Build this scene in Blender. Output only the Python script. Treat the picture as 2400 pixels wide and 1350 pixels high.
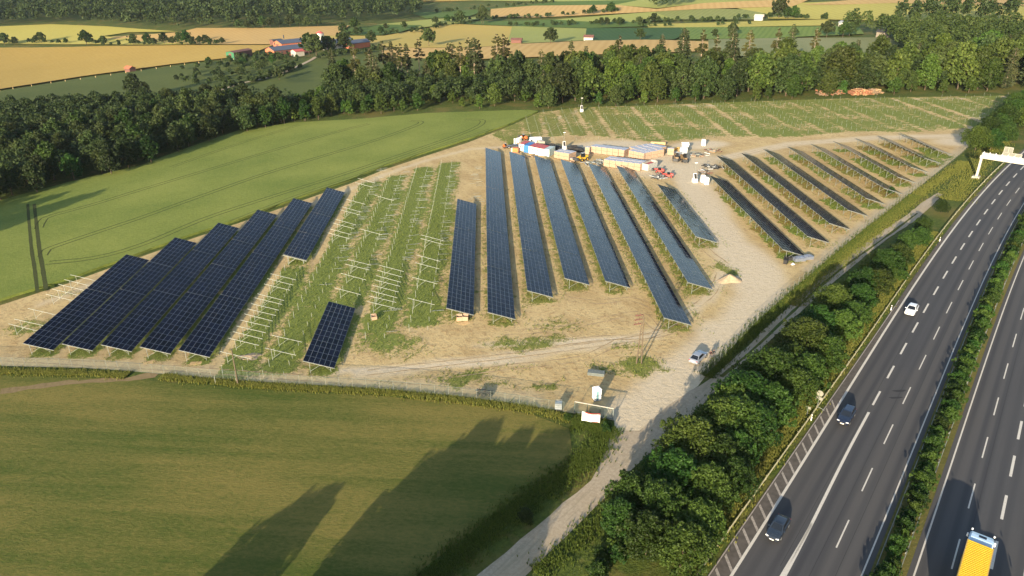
import bpy, bmesh, math, random
import numpy as np
from mathutils import Vector, Matrix
from mathutils.geometry import delaunay_2d_cdt

R = math.radians
random.seed(7)
rng = np.random.default_rng(7)
sc = bpy.context.scene
for o in list(bpy.data.objects):
    bpy.data.objects.remove(o)
col = sc.collection

# ------------------------------------------------------------------ camera, sky, sun, exposure
F, PITCH, H = 1707.0, R(25.05), 68.0            # focal length in photo pixels, downward tilt, flying height
cam_d = bpy.data.cameras.new('camera')
cam = bpy.data.objects.new('camera', cam_d)
col.objects.link(cam)
cam.location = (0, 0, H)
cam.rotation_euler = (R(90) - PITCH, 0, 0)
cam_d.sensor_width = 36.0
cam_d.lens = F / 2400 * 36
cam_d.clip_start, cam_d.clip_end = 0.5, 9000
sc.camera = cam

SUN_EL = R(12.8)
SHX, SHY = 0.405, 0.914                          # ground direction the shadows fall in
wd = bpy.data.worlds.new('World')
sc.world = wd
wd.use_nodes = True
nt = wd.node_tree
nt.nodes.clear()
sky = nt.nodes.new('ShaderNodeTexSky')
sky.sky_type = 'NISHITA'
sky.sun_disc = False
sky.sun_elevation = SUN_EL
sky.sun_rotation = math.atan2(-SHX, -SHY)
sky.altitude = 200
sky.air_density = 1.0
sky.dust_density = 1.4
bg = nt.nodes.new('ShaderNodeBackground')
bg.inputs['Strength'].default_value = 0.12
wo = nt.nodes.new('ShaderNodeOutputWorld')
nt.links.new(sky.outputs[0], bg.inputs[0])
nt.links.new(bg.outputs[0], wo.inputs[0])
sl = bpy.data.lights.new('sun', 'SUN')
sl.energy = 4.6
sl.angle = R(0.5)
sl.color = (1.0, 0.84, 0.62)
sun = bpy.data.objects.new('sun', sl)
col.objects.link(sun)
sun.rotation_euler = Vector((SHX * math.cos(SUN_EL), SHY * math.cos(SUN_EL), -math.sin(SUN_EL))).to_track_quat('-Z', 'Y').to_euler()
sun.location = (-60, -140, 160)
vs = sc.view_settings
vs.view_transform = 'Standard'
vs.look = 'None'
vs.gamma = 1.0
vs.use_curve_mapping = False
vs.exposure = 1.34
sc.cycles.max_bounces = 6
sc.cycles.diffuse_bounces = 2
sc.cycles.glossy_bounces = 3
sc.cycles.transmission_bounces = 3
sc.cycles.transparent_max_bounces = 6
sc.cycles.volume_bounces = 0
sc.cycles.caustics_reflective = False
sc.cycles.caustics_refractive = False

# ------------------------------------------------------------------ the lie of the land
GA, GB = 0.0572, 0.0006                          # the solar field slopes up to the south (right)
def sat(x, a, b):
    ax = abs(x)
    if ax <= a:
        return x
    return math.copysign(a + b * math.tanh((ax - a) / b), x)
def smooth(e0, e1, x):
    t = min(1.0, max(0.0, (x - e0) / (e1 - e0)))
    return t * t * (3 - 2 * t)
def zt(x, y):
    z = GA * sat(x, 270, 120) + GB * sat(y, 450, 100)
    d = y - 440
    if d > 0:
        k = smooth(0, 260, d)
        z += k * (5.5 * math.sin(x * 0.0052 + 1.1) * math.sin(y * 0.0043 + 0.4) + 3.2 * math.sin(x * 0.011 + y * 0.006))
        z += 0.030 * max(0.0, d - 160) * smooth(160, 460, d)
    return z
def ray(px, py):
    x, y = (px - 1200) / F, (675 - py) / F
    return (x, math.cos(PITCH) + y * math.sin(PITCH), -math.sin(PITCH) + y * math.cos(PITCH))
def P(px, py, dz=0.0):
    """the ground point that stands at this spot of the photograph (dz metres above the soil)"""
    d = ray(px, py)
    f = lambda t: H + t * d[2] - zt(t * d[0], t * d[1]) - dz
    t0, t1 = 0.0, 20.0
    while f(t1) > 0 and t1 < 6000:
        t0 = t1
        t1 += 12.0 if t1 > 300 else 20.0
    for _ in range(30):
        m = (t0 + t1) / 2
        if f(m) > 0: t0 = m
        else: t1 = m
    return Vector((t1 * d[0], t1 * d[1], zt(t1 * d[0], t1 * d[1])))
def PP(pts): return [P(*p).to_2d() for p in pts]
HD = R(-2.09)                                    # heading of the module rows
EU = Vector((math.cos(HD), -math.sin(HD)))
EV = Vector((math.sin(HD), math.cos(HD)))
U0, US = -8.45 , 8.338                           # first row of the centre block, row spacing
def UV(u, v): return EU * u + EV * v
def uv_of(w): return w[0] * EU.x + w[1] * EU.y, w[0] * EV.x + w[1] * EV.y

# ------------------------------------------------------------------ mesh helpers
def mesh_from(name, V, Fs, mats=(), smooth_=False, fm=None):
    me = bpy.data.meshes.new(name)
    me.from_pydata([tuple(v) for v in V], [], [tuple(f) for f in Fs])
    for m in mats: me.materials.append(m)
    if fm is not None:
        me.polygons.foreach_set('material_index', fm)
    if smooth_:
        me.polygons.foreach_set('use_smooth', [True] * len(me.polygons))
    me.update()
    return me
def mesh_np(name, V, Q, mat, tint=None):
    """V (n,3), Q (m,4) or (m,3) arrays"""
    me = bpy.data.meshes.new(name)
    k = Q.shape[1]
    me.vertices.add(len(V)); me.vertices.foreach_set('co', V.astype(np.float32).ravel())
    me.loops.add(Q.size); me.loops.foreach_set('vertex_index', Q.astype(np.int32).ravel())
    me.polygons.add(len(Q)); me.polygons.foreach_set('loop_start', np.arange(0, Q.size, k, dtype=np.int32))
    if tint is not None:
        at = me.attributes.new('tint', 'FLOAT', 'FACE'); at.data.foreach_set('value', tint.astype(np.float32))
    me.materials.append(mat)
    me.update(calc_edges=True); me.validate()
    return me
class MB:
    """collects boxes, bars, prisms and tubes into one mesh"""
    def __init__(s): s.V = []; s.F = []; s.M = []
    def add(s, V, Fs, mi=0):
        n = len(s.V); s.V += [tuple(v) for v in V]; s.F += [tuple(i + n for i in f) for f in Fs]; s.M += [mi] * len(Fs); return s
    def box(s, c, d, rz=0.0, mi=0, top=1.0):
        x, y, z = d[0] / 2, d[1] / 2, d[2] / 2
        cr, sr = math.cos(rz), math.sin(rz); V = []
        for k in (-1, 1):
            q = top if k > 0 else 1.0
            for i, j in ((-1, -1), (1, -1), (1, 1), (-1, 1)):
                a, b = i * x * q, j * y * q
                V.append((c[0] + a * cr - b * sr, c[1] + a * sr + b * cr, c[2] + k * z))
        return s.add(V, [(0, 3, 2, 1), (4, 5, 6, 7), (0, 1, 5, 4), (1, 2, 6, 5), (2, 3, 7, 6), (3, 0, 4, 7)], mi)
    def bar(s, a, b, w, h=None, mi=0):
        a, b = Vector(a), Vector(b); h = h or w
        d = (b - a).normalized()
        up = Vector((0, 0, 1)) if abs(d.z) < 0.95 else Vector((0, 1, 0))
        sx = d.cross(up).normalized() * w / 2; sy = sx.cross(d).normalized() * h / 2
        V = [a - sx - sy, a + sx - sy, a + sx + sy, a - sx + sy, b - sx - sy, b + sx - sy, b + sx + sy, b - sx + sy]
        return s.add(V, [(0, 3, 2, 1), (4, 5, 6, 7), (0, 1, 5, 4), (1, 2, 6, 5), (2, 3, 7, 6), (3, 0, 4, 7)], mi)
    def tube(s, pts, rad, n=8, mi=0, cap=True):
        pts = [Vector(p) for p in pts]; V = []; Fs = []
        for i, p in enumerate(pts):
            d = (pts[min(i + 1, len(pts) - 1)] - pts[max(i - 1, 0)]).normalized()
            up = Vector((0, 0, 1)) if abs(d.z) < 0.9 else Vector((1, 0, 0))
            a = d.cross(up).normalized(); b = d.cross(a)
            r = rad[i] if isinstance(rad, (list, tuple)) else rad
            for k in range(n):
                t = 2 * math.pi * k / n; V.append(p + a * math.cos(t) * r + b * math.sin(t) * r)
        for i in range(len(pts) - 1):
            for k in range(n):
                k2 = (k + 1) % n; Fs.append((i * n + k, i * n + k2, (i + 1) * n + k2, (i + 1) * n + k))
        if cap: Fs += [tuple(range(n))[::-1], tuple(range((len(pts) - 1) * n, len(pts) * n))]
        return s.add(V, Fs, mi)
    def prism(s, prof, y0, y1, mi=0):
        """profile in x,z extruded along y"""
        n = len(prof); V = [(x, y0, z) for x, z in prof] + [(x, y1, z) for x, z in prof]
        Fs = [tuple(range(n)), tuple(range(2 * n - 1, n - 1, -1))] + [(i, i + n, (i + 1) % n + n, (i + 1) % n) for i in range(n)]
        return s.add(V, Fs, mi)
    def mesh(s, name, mats, smooth_=False):
        if not isinstance(mats, (list, tuple)): mats = [mats]
        me = mesh_from(name, s.V, s.F, mats, smooth_, s.M)
        bm = bmesh.new(); bm.from_mesh(me); bmesh.ops.recalc_face_normals(bm, faces=bm.faces); bm.to_mesh(me); bm.free()
        return me
    def build(s, name, mats, parent=None, smooth_=False):
        return obj(name, s.mesh(name, mats, smooth_), parent)
def obj(name, me, parent=None, loc=None, rot=None):
    o = bpy.data.objects.new(name, me); col.objects.link(o)
    if parent: o.parent = parent
    if loc is not None: o.location = loc
    if rot is not None: o.rotation_euler = rot
    return o
def tag(o, label=None, cat=None, group=None, kind=None):
    if label: o['label'] = label
    if cat: o['category'] = cat
    if group: o['group'] = group
    if kind: o['kind'] = kind
    return o
def empty(name, loc, rz=0.0, scale=None):
    o = bpy.data.objects.new(name, None); col.objects.link(o)
    o.location = loc; o.rotation_euler = (0, 0, rz)
    o.empty_display_size = 0.5
    if scale is not None: o.scale = scale if isinstance(scale, (tuple, list, Vector)) else (scale,) * 3
    return o
def thing(name, label, cat, loc, rz=0.0, group=None, scale=None):
    return tag(empty(name, loc, rz, scale), label, cat, group)
KIDS = {}
def copy_tree(root, loc, rz, label=None, scale=None):
    r = root.copy(); col.objects.link(r); r.location = loc; r.rotation_euler = (0, 0, rz)
    if scale is not None: r.scale = scale if isinstance(scale, (tuple, list)) else (scale,) * 3
    if label: r['label'] = label
    for ch in root.children:
        c = ch.copy(); col.objects.link(c); c.parent = r
        for g in ch.children:
            d = g.copy(); col.objects.link(d); d.parent = c
    return r

# ------------------------------------------------------------------ materials
def nodes(m):
    m.use_nodes = True
    return m.node_tree.nodes, m.node_tree.links
def simple(name, c, rough=0.7, metal=0.0, var=0.12, scale=3.0, bump=0.0, spec=0.5):
    """plain colour with a little noise wear"""
    m = bpy.data.materials.new(name); N, L = nodes(m); b = N['Principled BSDF']
    b.inputs['Roughness'].default_value = rough; b.inputs['Metallic'].default_value = metal
    b.inputs['Specular IOR Level'].default_value = spec
    tc = N.new('ShaderNodeTexCoord'); no = N.new('ShaderNodeTexNoise'); no.inputs['Scale'].default_value = scale; no.inputs['Detail'].default_value = 5
    L.new(tc.outputs['Object'], no.inputs['Vector'])
    mp = N.new('ShaderNodeMapRange'); mp.inputs[1].default_value = 0.3; mp.inputs[2].default_value = 0.7; mp.inputs[3].default_value = 1 - var; mp.inputs[4].default_value = 1 + var
    L.new(no.outputs[0], mp.inputs[0])
    mx = N.new('ShaderNodeVectorMath'); mx.operation = 'SCALE'; mx.inputs[0].default_value = c[:3]
    L.new(mp.outputs[0], mx.inputs['Scale']); L.new(mx.outputs[0], b.inputs['Base Color'])
    if bump:
        bp = N.new('ShaderNodeBump'); bp.inputs['Strength'].default_value = bump; bp.inputs['Distance'].default_value = 0.1
        L.new(no.outputs[0], bp.inputs['Height']); L.new(bp.outputs[0], b.inputs['Normal'])
    return m
class G:
    """little graph builder for the ground materials"""
    def __init__(s, name, rough=0.95):
        s.m = bpy.data.materials.new(name); s.N, s.L = nodes(s.m); s.b = s.N['Principled BSDF']
        s.b.inputs['Roughness'].default_value = rough; s.b.inputs['Specular IOR Level'].default_value = 0.15
        s.tc = s.N.new('ShaderNodeTexCoord').outputs['Object']
    def noise(s, scale, detail=4, rough=0.55, stretch=None, rot=0.0, vec=None):
        n = s.N.new('ShaderNodeTexNoise'); n.inputs['Scale'].default_value = scale; n.inputs['Detail'].default_value = detail; n.inputs['Roughness'].default_value = rough
        v = vec or s.tc
        if stretch or rot:
            mp = s.N.new('ShaderNodeMapping'); mp.inputs['Scale'].default_value = stretch or (1, 1, 1); 
            vr = s.N.new('ShaderNodeVectorRotate'); vr.rotation_type = 'Z_AXIS'; vr.inputs['Angle'].default_value = rot
            s.L.new(v, vr.inputs['Vector']); s.L.new(vr.outputs[0], mp.inputs['Vector']); v = mp.outputs[0]
        s.L.new(v, n.inputs['Vector']); return n.outputs[0]
    def ramp(s, fac, lo, hi, a=0.0, b=1.0):
        mp = s.N.new('ShaderNodeMapRange'); mp.interpolation_type = 'SMOOTHSTEP'
        for i, x in zip((1, 2, 3, 4), (lo, hi, a, b)): mp.inputs[i].default_value = x
        s.L.new(fac, mp.inputs[0]); return mp.outputs[0]
    def math(s, op, a, b=None):
        n = s.N.new('ShaderNodeMath'); n.operation = op
        for i, x in enumerate((a, b)):
            if x is None: continue
            if isinstance(x, (int, float)): n.inputs[i].default_value = x
            else: s.L.new(x, n.inputs[i])
        return n.outputs[0]
    def mix(s, fac, a, b):
        n = s.N.new('ShaderNodeMix'); n.data_type = 'RGBA'
        for i, x in ((0, fac), (6, a), (7, b)):
            if isinstance(x, (int, float)): n.inputs[i].default_value = x
            elif isinstance(x, (tuple, list)): n.inputs[i].default_value = tuple(x) + ((1,) if len(x) == 3 else ())
            else: s.L.new(x, n.inputs[i])
        return n.outputs[2]
    def attr(s, name):
        n = s.N.new('ShaderNodeAttribute'); n.attribute_name = name; return n.outputs['Fac']
    def wave(s, scale, rot=0.0, dist=2.0):
        vr = s.N.new('ShaderNodeVectorRotate'); vr.rotation_type = 'Z_AXIS'; vr.inputs['Angle'].default_value = rot
        s.L.new(s.tc, vr.inputs['Vector'])
        w = s.N.new('ShaderNodeTexWave'); w.inputs['Scale'].default_value = scale; w.inputs['Distortion'].default_value = dist; w.inputs['Detail'].default_value = 3; w.inputs['Detail Scale'].default_value = 0.6
        s.L.new(vr.outputs[0], w.inputs['Vector']); return w.outputs['Fac']
    def out(s, colr, hgt=None, strength=0.5, dist=0.15):
        if isinstance(colr, (tuple, list)): s.b.inputs['Base Color'].default_value = tuple(colr) + (1,)
        else: s.L.new(colr, s.b.inputs['Base Color'])
        if hgt is not None:
            bp = s.N.new('ShaderNodeBump'); bp.inputs['Strength'].default_value = strength; bp.inputs['Distance'].default_value = dist
            s.L.new(hgt, bp.inputs['Height']); s.L.new(bp.outputs[0], s.b.inputs['Normal'])
        return s.m

def field_mat(name, ca, cb, scale=0.25, rows=None, rot=0.0, bump=0.5, patch=0.02, cc=None):
    g = G(name)
    n1 = g.noise(scale * 6, 6, 0.7); n2 = g.noise(patch, 3)
    f = g.math('ADD', g.math('MULTIPLY', n1, 0.65), g.math('MULTIPLY', n2, 0.5))
    if rows:
        w = g.wave(rows, rot, 1.5); f = g.math('ADD', f, g.math('MULTIPLY', w, 0.22)); f = g.math('SUBTRACT', f, 0.1)
    c = g.mix(g.ramp(f, 0.3, 0.85), ca, cb)
    if cc: c = g.mix(g.ramp(g.noise(patch * 2.3, 4), 0.55, 0.72), c, cc)
    return g.out(c, n1, bump, 0.25)

# --- ground
g = G('grass_ground')
n1 = g.noise(1.6, 6, 0.7); n2 = g.noise(0.07, 4); n3 = g.noise(0.35, 4)
c = g.mix(g.ramp(n1, 0.3, 0.72), (0.042, 0.066, 0.012), (0.095, 0.125, 0.024))
c = g.mix(g.ramp(n2, 0.48, 0.68), c, (0.125, 0.115, 0.030))
c = g.mix(g.math('MULTIPLY', g.ramp(n3, 0.52, 0.7), 0.5), c, (0.16, 0.125, 0.045))
M_GRASS = g.out(c, n1, 0.9, 0.4)

g = G('mown_meadow')
n1 = g.noise(1.1, 8, 0.82, (1, 2.2, 1), R(9)); n2 = g.noise(0.045, 4, 0.5, (0.5, 1.6, 1), R(9)); w = g.noise(0.16, 5, 0.6, (0.10, 2.4, 1), R(8)); n3 = g.noise(0.5, 5, 0.65)
f = g.math('ADD', g.math('MULTIPLY', n1, 0.55), g.math('MULTIPLY', w, 0.35)); f = g.math('ADD', f, g.math('MULTIPLY', n2, 0.5))
c = g.mix(g.ramp(f, 0.53, 0.83), (0.056, 0.084, 0.013), (0.178, 0.150, 0.040))
c = g.mix(g.math('MULTIPLY', g.ramp(n3, 0.5, 0.72), 0.40), c, (0.070, 0.092, 0.016))
M_MEADOW = g.out(c, n1, 0.7, 0.25)

g = G('green_corn_crop')
n1 = g.noise(1.5, 8, 0.85); n2 = g.noise(0.035, 4); n3 = g.noise(0.5, 5, 0.7, (1, 4, 1), R(25))
f = g.math('ADD', g.math('MULTIPLY', n1, 0.6), g.math('ADD', g.math('MULTIPLY', n2, 0.35), g.math('MULTIPLY', n3, 0.20)))
M_CROP = g.out(g.mix(g.ramp(f, 0.42, 0.74), (0.120, 0.165, 0.030), (0.240, 0.265, 0.060)), n1, 0.8, 0.35)
M_TRAM = field_mat('crop_tramline', (0.036, 0.046, 0.012), (0.075, 0.082, 0.024))

g = G('sandy_site_soil')
gr = g.attr('grass'); li = g.attr('light'); dr = g.attr('dry')
n1 = g.noise(1.1, 7, 0.72); n2 = g.noise(0.10, 5, 0.6); n3 = g.noise(4.0, 5, 0.7); tr = g.noise(0.22, 5, 0.6, (0.25, 2.2, 1), R(65))
soil = g.mix(g.ramp(n2, 0.3, 0.7), (0.395, 0.285, 0.135), (0.505, 0.385, 0.190))
soil = g.mix(g.math('MULTIPLY', g.ramp(tr, 0.42, 0.62), 0.45), soil, (0.53, 0.41, 0.215))
soil = g.mix(g.math('MULTIPLY', g.ramp(n1, 0.50, 0.64), 0.62), soil, (0.26, 0.168, 0.080))
soil = g.mix(li, soil, g.mix(g.ramp(n1, 0.3, 0.7), (0.50, 0.42, 0.295), (0.585, 0.50, 0.365)))
th = g.math('ADD', g.math('MULTIPLY', n1, 1.5), g.math('ADD', g.math('MULTIPLY', n3, 1.1), g.math('MULTIPLY', g.noise(0.33, 5, 0.65), 1.0)))
mask = g.ramp(g.math('ADD', g.math('SUBTRACT', th, 1.3), gr), 0.72, 1.02)
grass = g.mix(g.ramp(n3, 0.3, 0.7), (0.088, 0.140, 0.024), (0.195, 0.238, 0.052))
grass = g.mix(dr, grass, (0.24, 0.155, 0.055))
M_SITE = g.out(g.mix(mask, soil, grass), g.math('ADD', n1, g.math('MULTIPLY', mask, 0.5)), 0.6, 0.3)

g = G('gravel_track')
n1 = g.noise(2.5, 7, 0.75); n2 = g.noise(0.12, 4); n3 = g.noise(0.5, 4, 0.6, (4, 0.25, 1), R(40))
c = g.mix(g.ramp(n1, 0.3, 0.7), (0.300, 0.245, 0.172), (0.430, 0.360, 0.262))
c = g.mix(g.math('MULTIPLY', g.ramp(n2, 0.4, 0.7), 0.5), c, (0.34, 0.27, 0.175))
c = g.mix(g.math('MULTIPLY', g.ramp(n3, 0.5, 0.68), 0.35), c, (0.18, 0.17, 0.105))
M_TRACK = g.out(c, n1, 0.3, 0.10)

g = G('asphalt', 0.85)
g.b.inputs['Specular IOR Level'].default_value = 0.25
n1 = g.noise(9, 6, 0.7); n2 = g.noise(0.25, 4, 0.6, (5.0, 0.12, 1), R(37.5)); n3 = g.noise(0.03, 3); wr = g.attr('wear'); ln = g.attr('lane')
c = g.mix(g.ramp(n1, 0.25, 0.75), (0.050, 0.051, 0.055), (0.071, 0.072, 0.075))
c = g.mix(g.math('MULTIPLY', g.ramp(n2, 0.4, 0.7), 0.45), c, (0.046, 0.046, 0.050))
c = g.mix(g.math('MULTIPLY', g.ramp(n3, 0.45, 0.6), 0.4), c, (0.078, 0.074, 0.070))
c = g.mix(g.math('MULTIPLY', ln, 0.7), c, (0.086, 0.082, 0.078))
c = g.mix(g.math('MULTIPLY', wr, 0.8), c, (0.040, 0.041, 0.046))
M_ASPH = g.out(c, n1, 0.25, 0.02)
M_ASPH2 = simple('old_shoulder_asphalt', (0.080, 0.070, 0.060), 0.9, var=0.25, scale=1.5)
g = G('worn_road_paint', 0.7)
n1 = g.noise(6, 6, 0.8)
M_PAINT = g.out(g.mix(g.ramp(n1, 0.28, 0.48), (0.16, 0.15, 0.14), (0.56, 0.53, 0.47)))
M_PAINTO = simple('dull_road_paint', (0.30, 0.27, 0.235), 0.8, var=0.3, scale=4)

M_GALV = simple('galvanised_steel', (0.20, 0.22, 0.195), 0.55, 0.2, 0.15)
M_ALU = simple('aluminium_frame', (0.19, 0.205, 0.245), 0.4, 0.3, 0.05)
def glass_mat():
    m = bpy.data.materials.new('solar_glass'); N, L = nodes(m); b = N['Principled BSDF']
    b.inputs['Roughness'].default_value = 0.12; b.inputs['IOR'].default_value = 1.18; b.inputs['Specular IOR Level'].default_value = 0.5
    oi = N.new('ShaderNodeObjectInfo'); mp = N.new('ShaderNodeMapRange'); mp.inputs[3].default_value = 0.55; mp.inputs[4].default_value = 1.6
    L.new(oi.outputs['Random'], mp.inputs[0]); sc_ = N.new('ShaderNodeVectorMath'); sc_.operation = 'SCALE'; sc_.inputs[0].default_value = (0.004, 0.005, 0.013)
    L.new(mp.outputs[0], sc_.inputs['Scale']); L.new(sc_.outputs[0], b.inputs['Base Color'])
    return m
M_SOLAR = glass_mat()
M_BACK = simple('module_back', (0.16, 0.16, 0.17), 0.7)
M_WHITE = simple('white_paint', (0.78, 0.78, 0.76), 0.5, var=0.06)
M_CREAM = simple('cream_steel', (0.42, 0.40, 0.34), 0.5, var=0.06)
M_GREY = simple('grey_paint', (0.30, 0.32, 0.33), 0.55)
M_DGREY = simple('dark_grey', (0.045, 0.047, 0.05), 0.6)
M_BLACK = simple('black_rubber', (0.018, 0.018, 0.019), 0.8)
M_WOOD = simple('weathered_wood', (0.105, 0.080, 0.052), 0.85, var=0.3, scale=6)
M_BOARD = simple('pale_board', (0.52, 0.36, 0.17), 0.8, var=0.15)
M_CARD = simple('cardboard', (0.36, 0.245, 0.165), 0.85, var=0.10, scale=1.5)
M_WRAP = simple('grey_wrap', (0.36, 0.37, 0.42), 0.4, var=0.12)
M_RED = simple('red_paint', (0.42, 0.045, 0.030), 0.5)
M_REDROOF = simple('red_roof_sheet', (0.46, 0.085, 0.075), 0.6)
M_ORANGE = simple('orange_paint', (0.60, 0.16, 0.035), 0.5)
M_YELLOW = simple('yellow_paint', (0.62, 0.36, 0.03), 0.5)
M_BLUE = simple('blue_paint', (0.03, 0.16, 0.42), 0.5)
M_LBLUE = simple('pale_grey_green_steel', (0.42, 0.50, 0.48), 0.5)
M_GREEN = simple('dark_green_paint', (0.02, 0.13, 0.06), 0.6)
M_GLASS = simple('dark_window_glass', (0.010, 0.013, 0.018), 0.08, spec=0.8)
M_LAMP = simple('headlamp_glass', (0.75, 0.76, 0.78), 0.15)
M_TAIL = simple('tail_lamp', (0.30, 0.02, 0.02), 0.3)
M_BARK = simple('bark', (0.105, 0.078, 0.052), 0.95, var=0.35, scale=5)
M_PALEBARK = simple('pale_dead_bark', (0.26, 0.20, 0.145), 0.95, var=0.3, scale=5)
M_BRICK = simple('orange_brick_wall', (0.45, 0.135, 0.065), 0.85, var=0.12)
M_DBRICK = simple('dark_red_boards', (0.14, 0.060, 0.046), 0.85, var=0.2)
M_SLATE = simple('blue_grey_roof', (0.07, 0.08, 0.105), 0.4, var=0.12)
M_SAND = simple('pale_sand', (0.35, 0.27, 0.175), 0.95, var=0.15, bump=0.4)
M_TARP = simple('yellow_tarpaulin', (0.78, 0.47, 0.025), 0.45, var=0.08)
M_CONC = simple('concrete', (0.40, 0.36, 0.29), 0.9, var=0.15)
M_CLOTH = simple('dark_red_cloth', (0.030, 0.008, 0.008), 0.9)
M_CLOTH2 = simple('black_cloth', (0.014, 0.014, 0.017), 0.9)
M_SKIN = simple('skin', (0.50, 0.28, 0.19), 0.7)
M_HAIR = simple('dark_hair', (0.025, 0.016, 0.010), 0.8)
M_JEANS = simple('grey_trousers', (0.12, 0.11, 0.10), 0.9)

def leaf_mat(name, ca, cb, trans=0.22, rand=True):
    m = bpy.data.materials.new(name); N, L = nodes(m); b = N['Principled BSDF']
    at = N.new('ShaderNodeAttribute'); at.attribute_name = 'tint'
    mx = N.new('ShaderNodeMix'); mx.data_type = 'RGBA'; mx.inputs[6].default_value = ca + (1,); mx.inputs[7].default_value = cb + (1,)
    L.new(at.outputs['Fac'], mx.inputs[0])
    oi = N.new('ShaderNodeObjectInfo'); hs = N.new('ShaderNodeHueSaturation')
    for k, lo, hi in (('Hue', 0.478, 0.515), ('Value', 0.58, 1.38)) if rand else ():
        mp = N.new('ShaderNodeMapRange'); mp.inputs[3].default_value = lo; mp.inputs[4].default_value = hi
        ms = N.new('ShaderNodeMath'); ms.operation = 'FRACT'; mm = N.new('ShaderNodeMath'); mm.operation = 'MULTIPLY'; mm.inputs[1].default_value = 1.0 if k == 'Hue' else 7.31
        L.new(oi.outputs['Random'], mm.inputs[0]); L.new(mm.outputs[0], ms.inputs[0]); L.new(ms.outputs[0], mp.inputs[0]); L.new(mp.outputs[0], hs.inputs[k])
    L.new(mx.outputs[2], hs.inputs['Color']); L.new(hs.outputs[0], b.inputs['Base Color'])
    b.inputs['Roughness'].default_value = 0.6; b.inputs['Specular IOR Level'].default_value = 0.2
    tr = N.new('ShaderNodeBsdfTranslucent'); L.new(hs.outputs[0], tr.inputs['Color'])
    ad = N.new('ShaderNodeMixShader'); ad.inputs[0].default_value = trans
    L.new(b.outputs[0], ad.inputs[1]); L.new(tr.outputs[0], ad.inputs[2]); L.new(ad.outputs[0], N['Material Output'].inputs['Surface'])
    return m
M_LEAF = leaf_mat('broad_leaves', (0.011, 0.033, 0.005), (0.037, 0.080, 0.012))
M_LEAFM = leaf_mat('mixed_wood_leaves', (0.022, 0.044, 0.008), (0.074, 0.106, 0.020))
M_LEAFL = leaf_mat('light_young_leaves', (0.021, 0.047, 0.007), (0.066, 0.108, 0.017))
M_LEAFD = leaf_mat('dark_wood_leaves', (0.020, 0.036, 0.010), (0.052, 0.078, 0.020))
M_LEAFB = leaf_mat('brownish_leaves', (0.034, 0.042, 0.011), (0.076, 0.080, 0.022))
M_NEEDLE = leaf_mat('spruce_needles', (0.022, 0.034, 0.012), (0.060, 0.072, 0.026), 0.1)
M_WEED = leaf_mat('weeds', (0.110, 0.160, 0.028), (0.240, 0.285, 0.062), 0.35, False)
M_DEEPG = leaf_mat('deep_verge_grass', (0.055, 0.095, 0.014), (0.140, 0.185, 0.034), 0.35, False)
M_RUT = simple('damp_tyre_rut', (0.345, 0.250, 0.135), 0.95, var=0.35, scale=1.2)
M_DRYG = leaf_mat('dry_tall_grass', (0.105, 0.145, 0.025), (0.290, 0.275, 0.066), 0.35, False)
M_MASSD = leaf_mat('far_wood_leaves', (0.018, 0.034, 0.010), (0.050, 0.076, 0.020), 0.2, False)
M_MASSG = leaf_mat('slope_wood_leaves', (0.022, 0.042, 0.009), (0.070, 0.098, 0.022), 0.2, False)

# ------------------------------------------------------------------ ground sheets
def inside(poly, x, y):
    c = False; n = len(poly); j = n - 1
    for i in range(n):
        xi, yi = poly[i][0], poly[i][1]; xj, yj = poly[j][0], poly[j][1]
        if (yi > y) != (yj > y) and x < (xj - xi) * (y - yi) / (yj - yi) + xi: c = not c
        j = i
    return c
def densify(poly, step):
    out = []
    for i, a in enumerate(poly):
        b = poly[(i + 1) % len(poly)]; a = Vector(a[:2]); b = Vector(b[:2])
        n = max(1, int((b - a).length / step))
        out += [a.lerp(b, k / n) for k in range(n)]
    return out
def wobble(poly, amp, step, seed=0, fr=0.35):
    """densify and shake an outline so that no field edge is ruler-straight"""
    r = random.Random(seed); pts = densify(poly, step); out = []
    ph = [r.uniform(0, 6.28) for _ in range(4)]
    for i, p in enumerate(pts):
        q = pts[(i + 1) % len(pts)]; d = (q - p)
        if d.length < 1e-6: continue
        d.normalize(); n = Vector((-d.y, d.x))
        s = sum(math.sin((p.x + p.y * 1.3) * fr * (1 + k * 0.9) + ph[k]) for k in range(3)) / 3
        out.append(p + n * amp * (s * 0.6 + r.uniform(-0.5, 0.5)))
    return out
def tri_sheet(poly, res):
    poly = [Vector(p[:2]) for p in poly]
    V = list(poly); n = len(V)
    if res:
        x0 = min(p.x for p in V); x1 = max(p.x for p in V); y0 = min(p.y for p in V); y1 = max(p.y for p in V)
        nx = int((x1 - x0) / res) + 1; ny = int((y1 - y0) / res) + 1
        for j in range(ny):
            for i in range(nx):
                x = x0 + (i + 0.5 * (j % 2)) * res + random.uniform(-.1, .1) * res; y = y0 + j * res + random.uniform(-.1, .1) * res
                if inside(poly, x, y): V.append(Vector((x, y)))
    r = delaunay_2d_cdt(V, [(i, (i + 1) % n) for i in range(n)], [], 1, 1e-4)
    return r[0], r[2]
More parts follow.
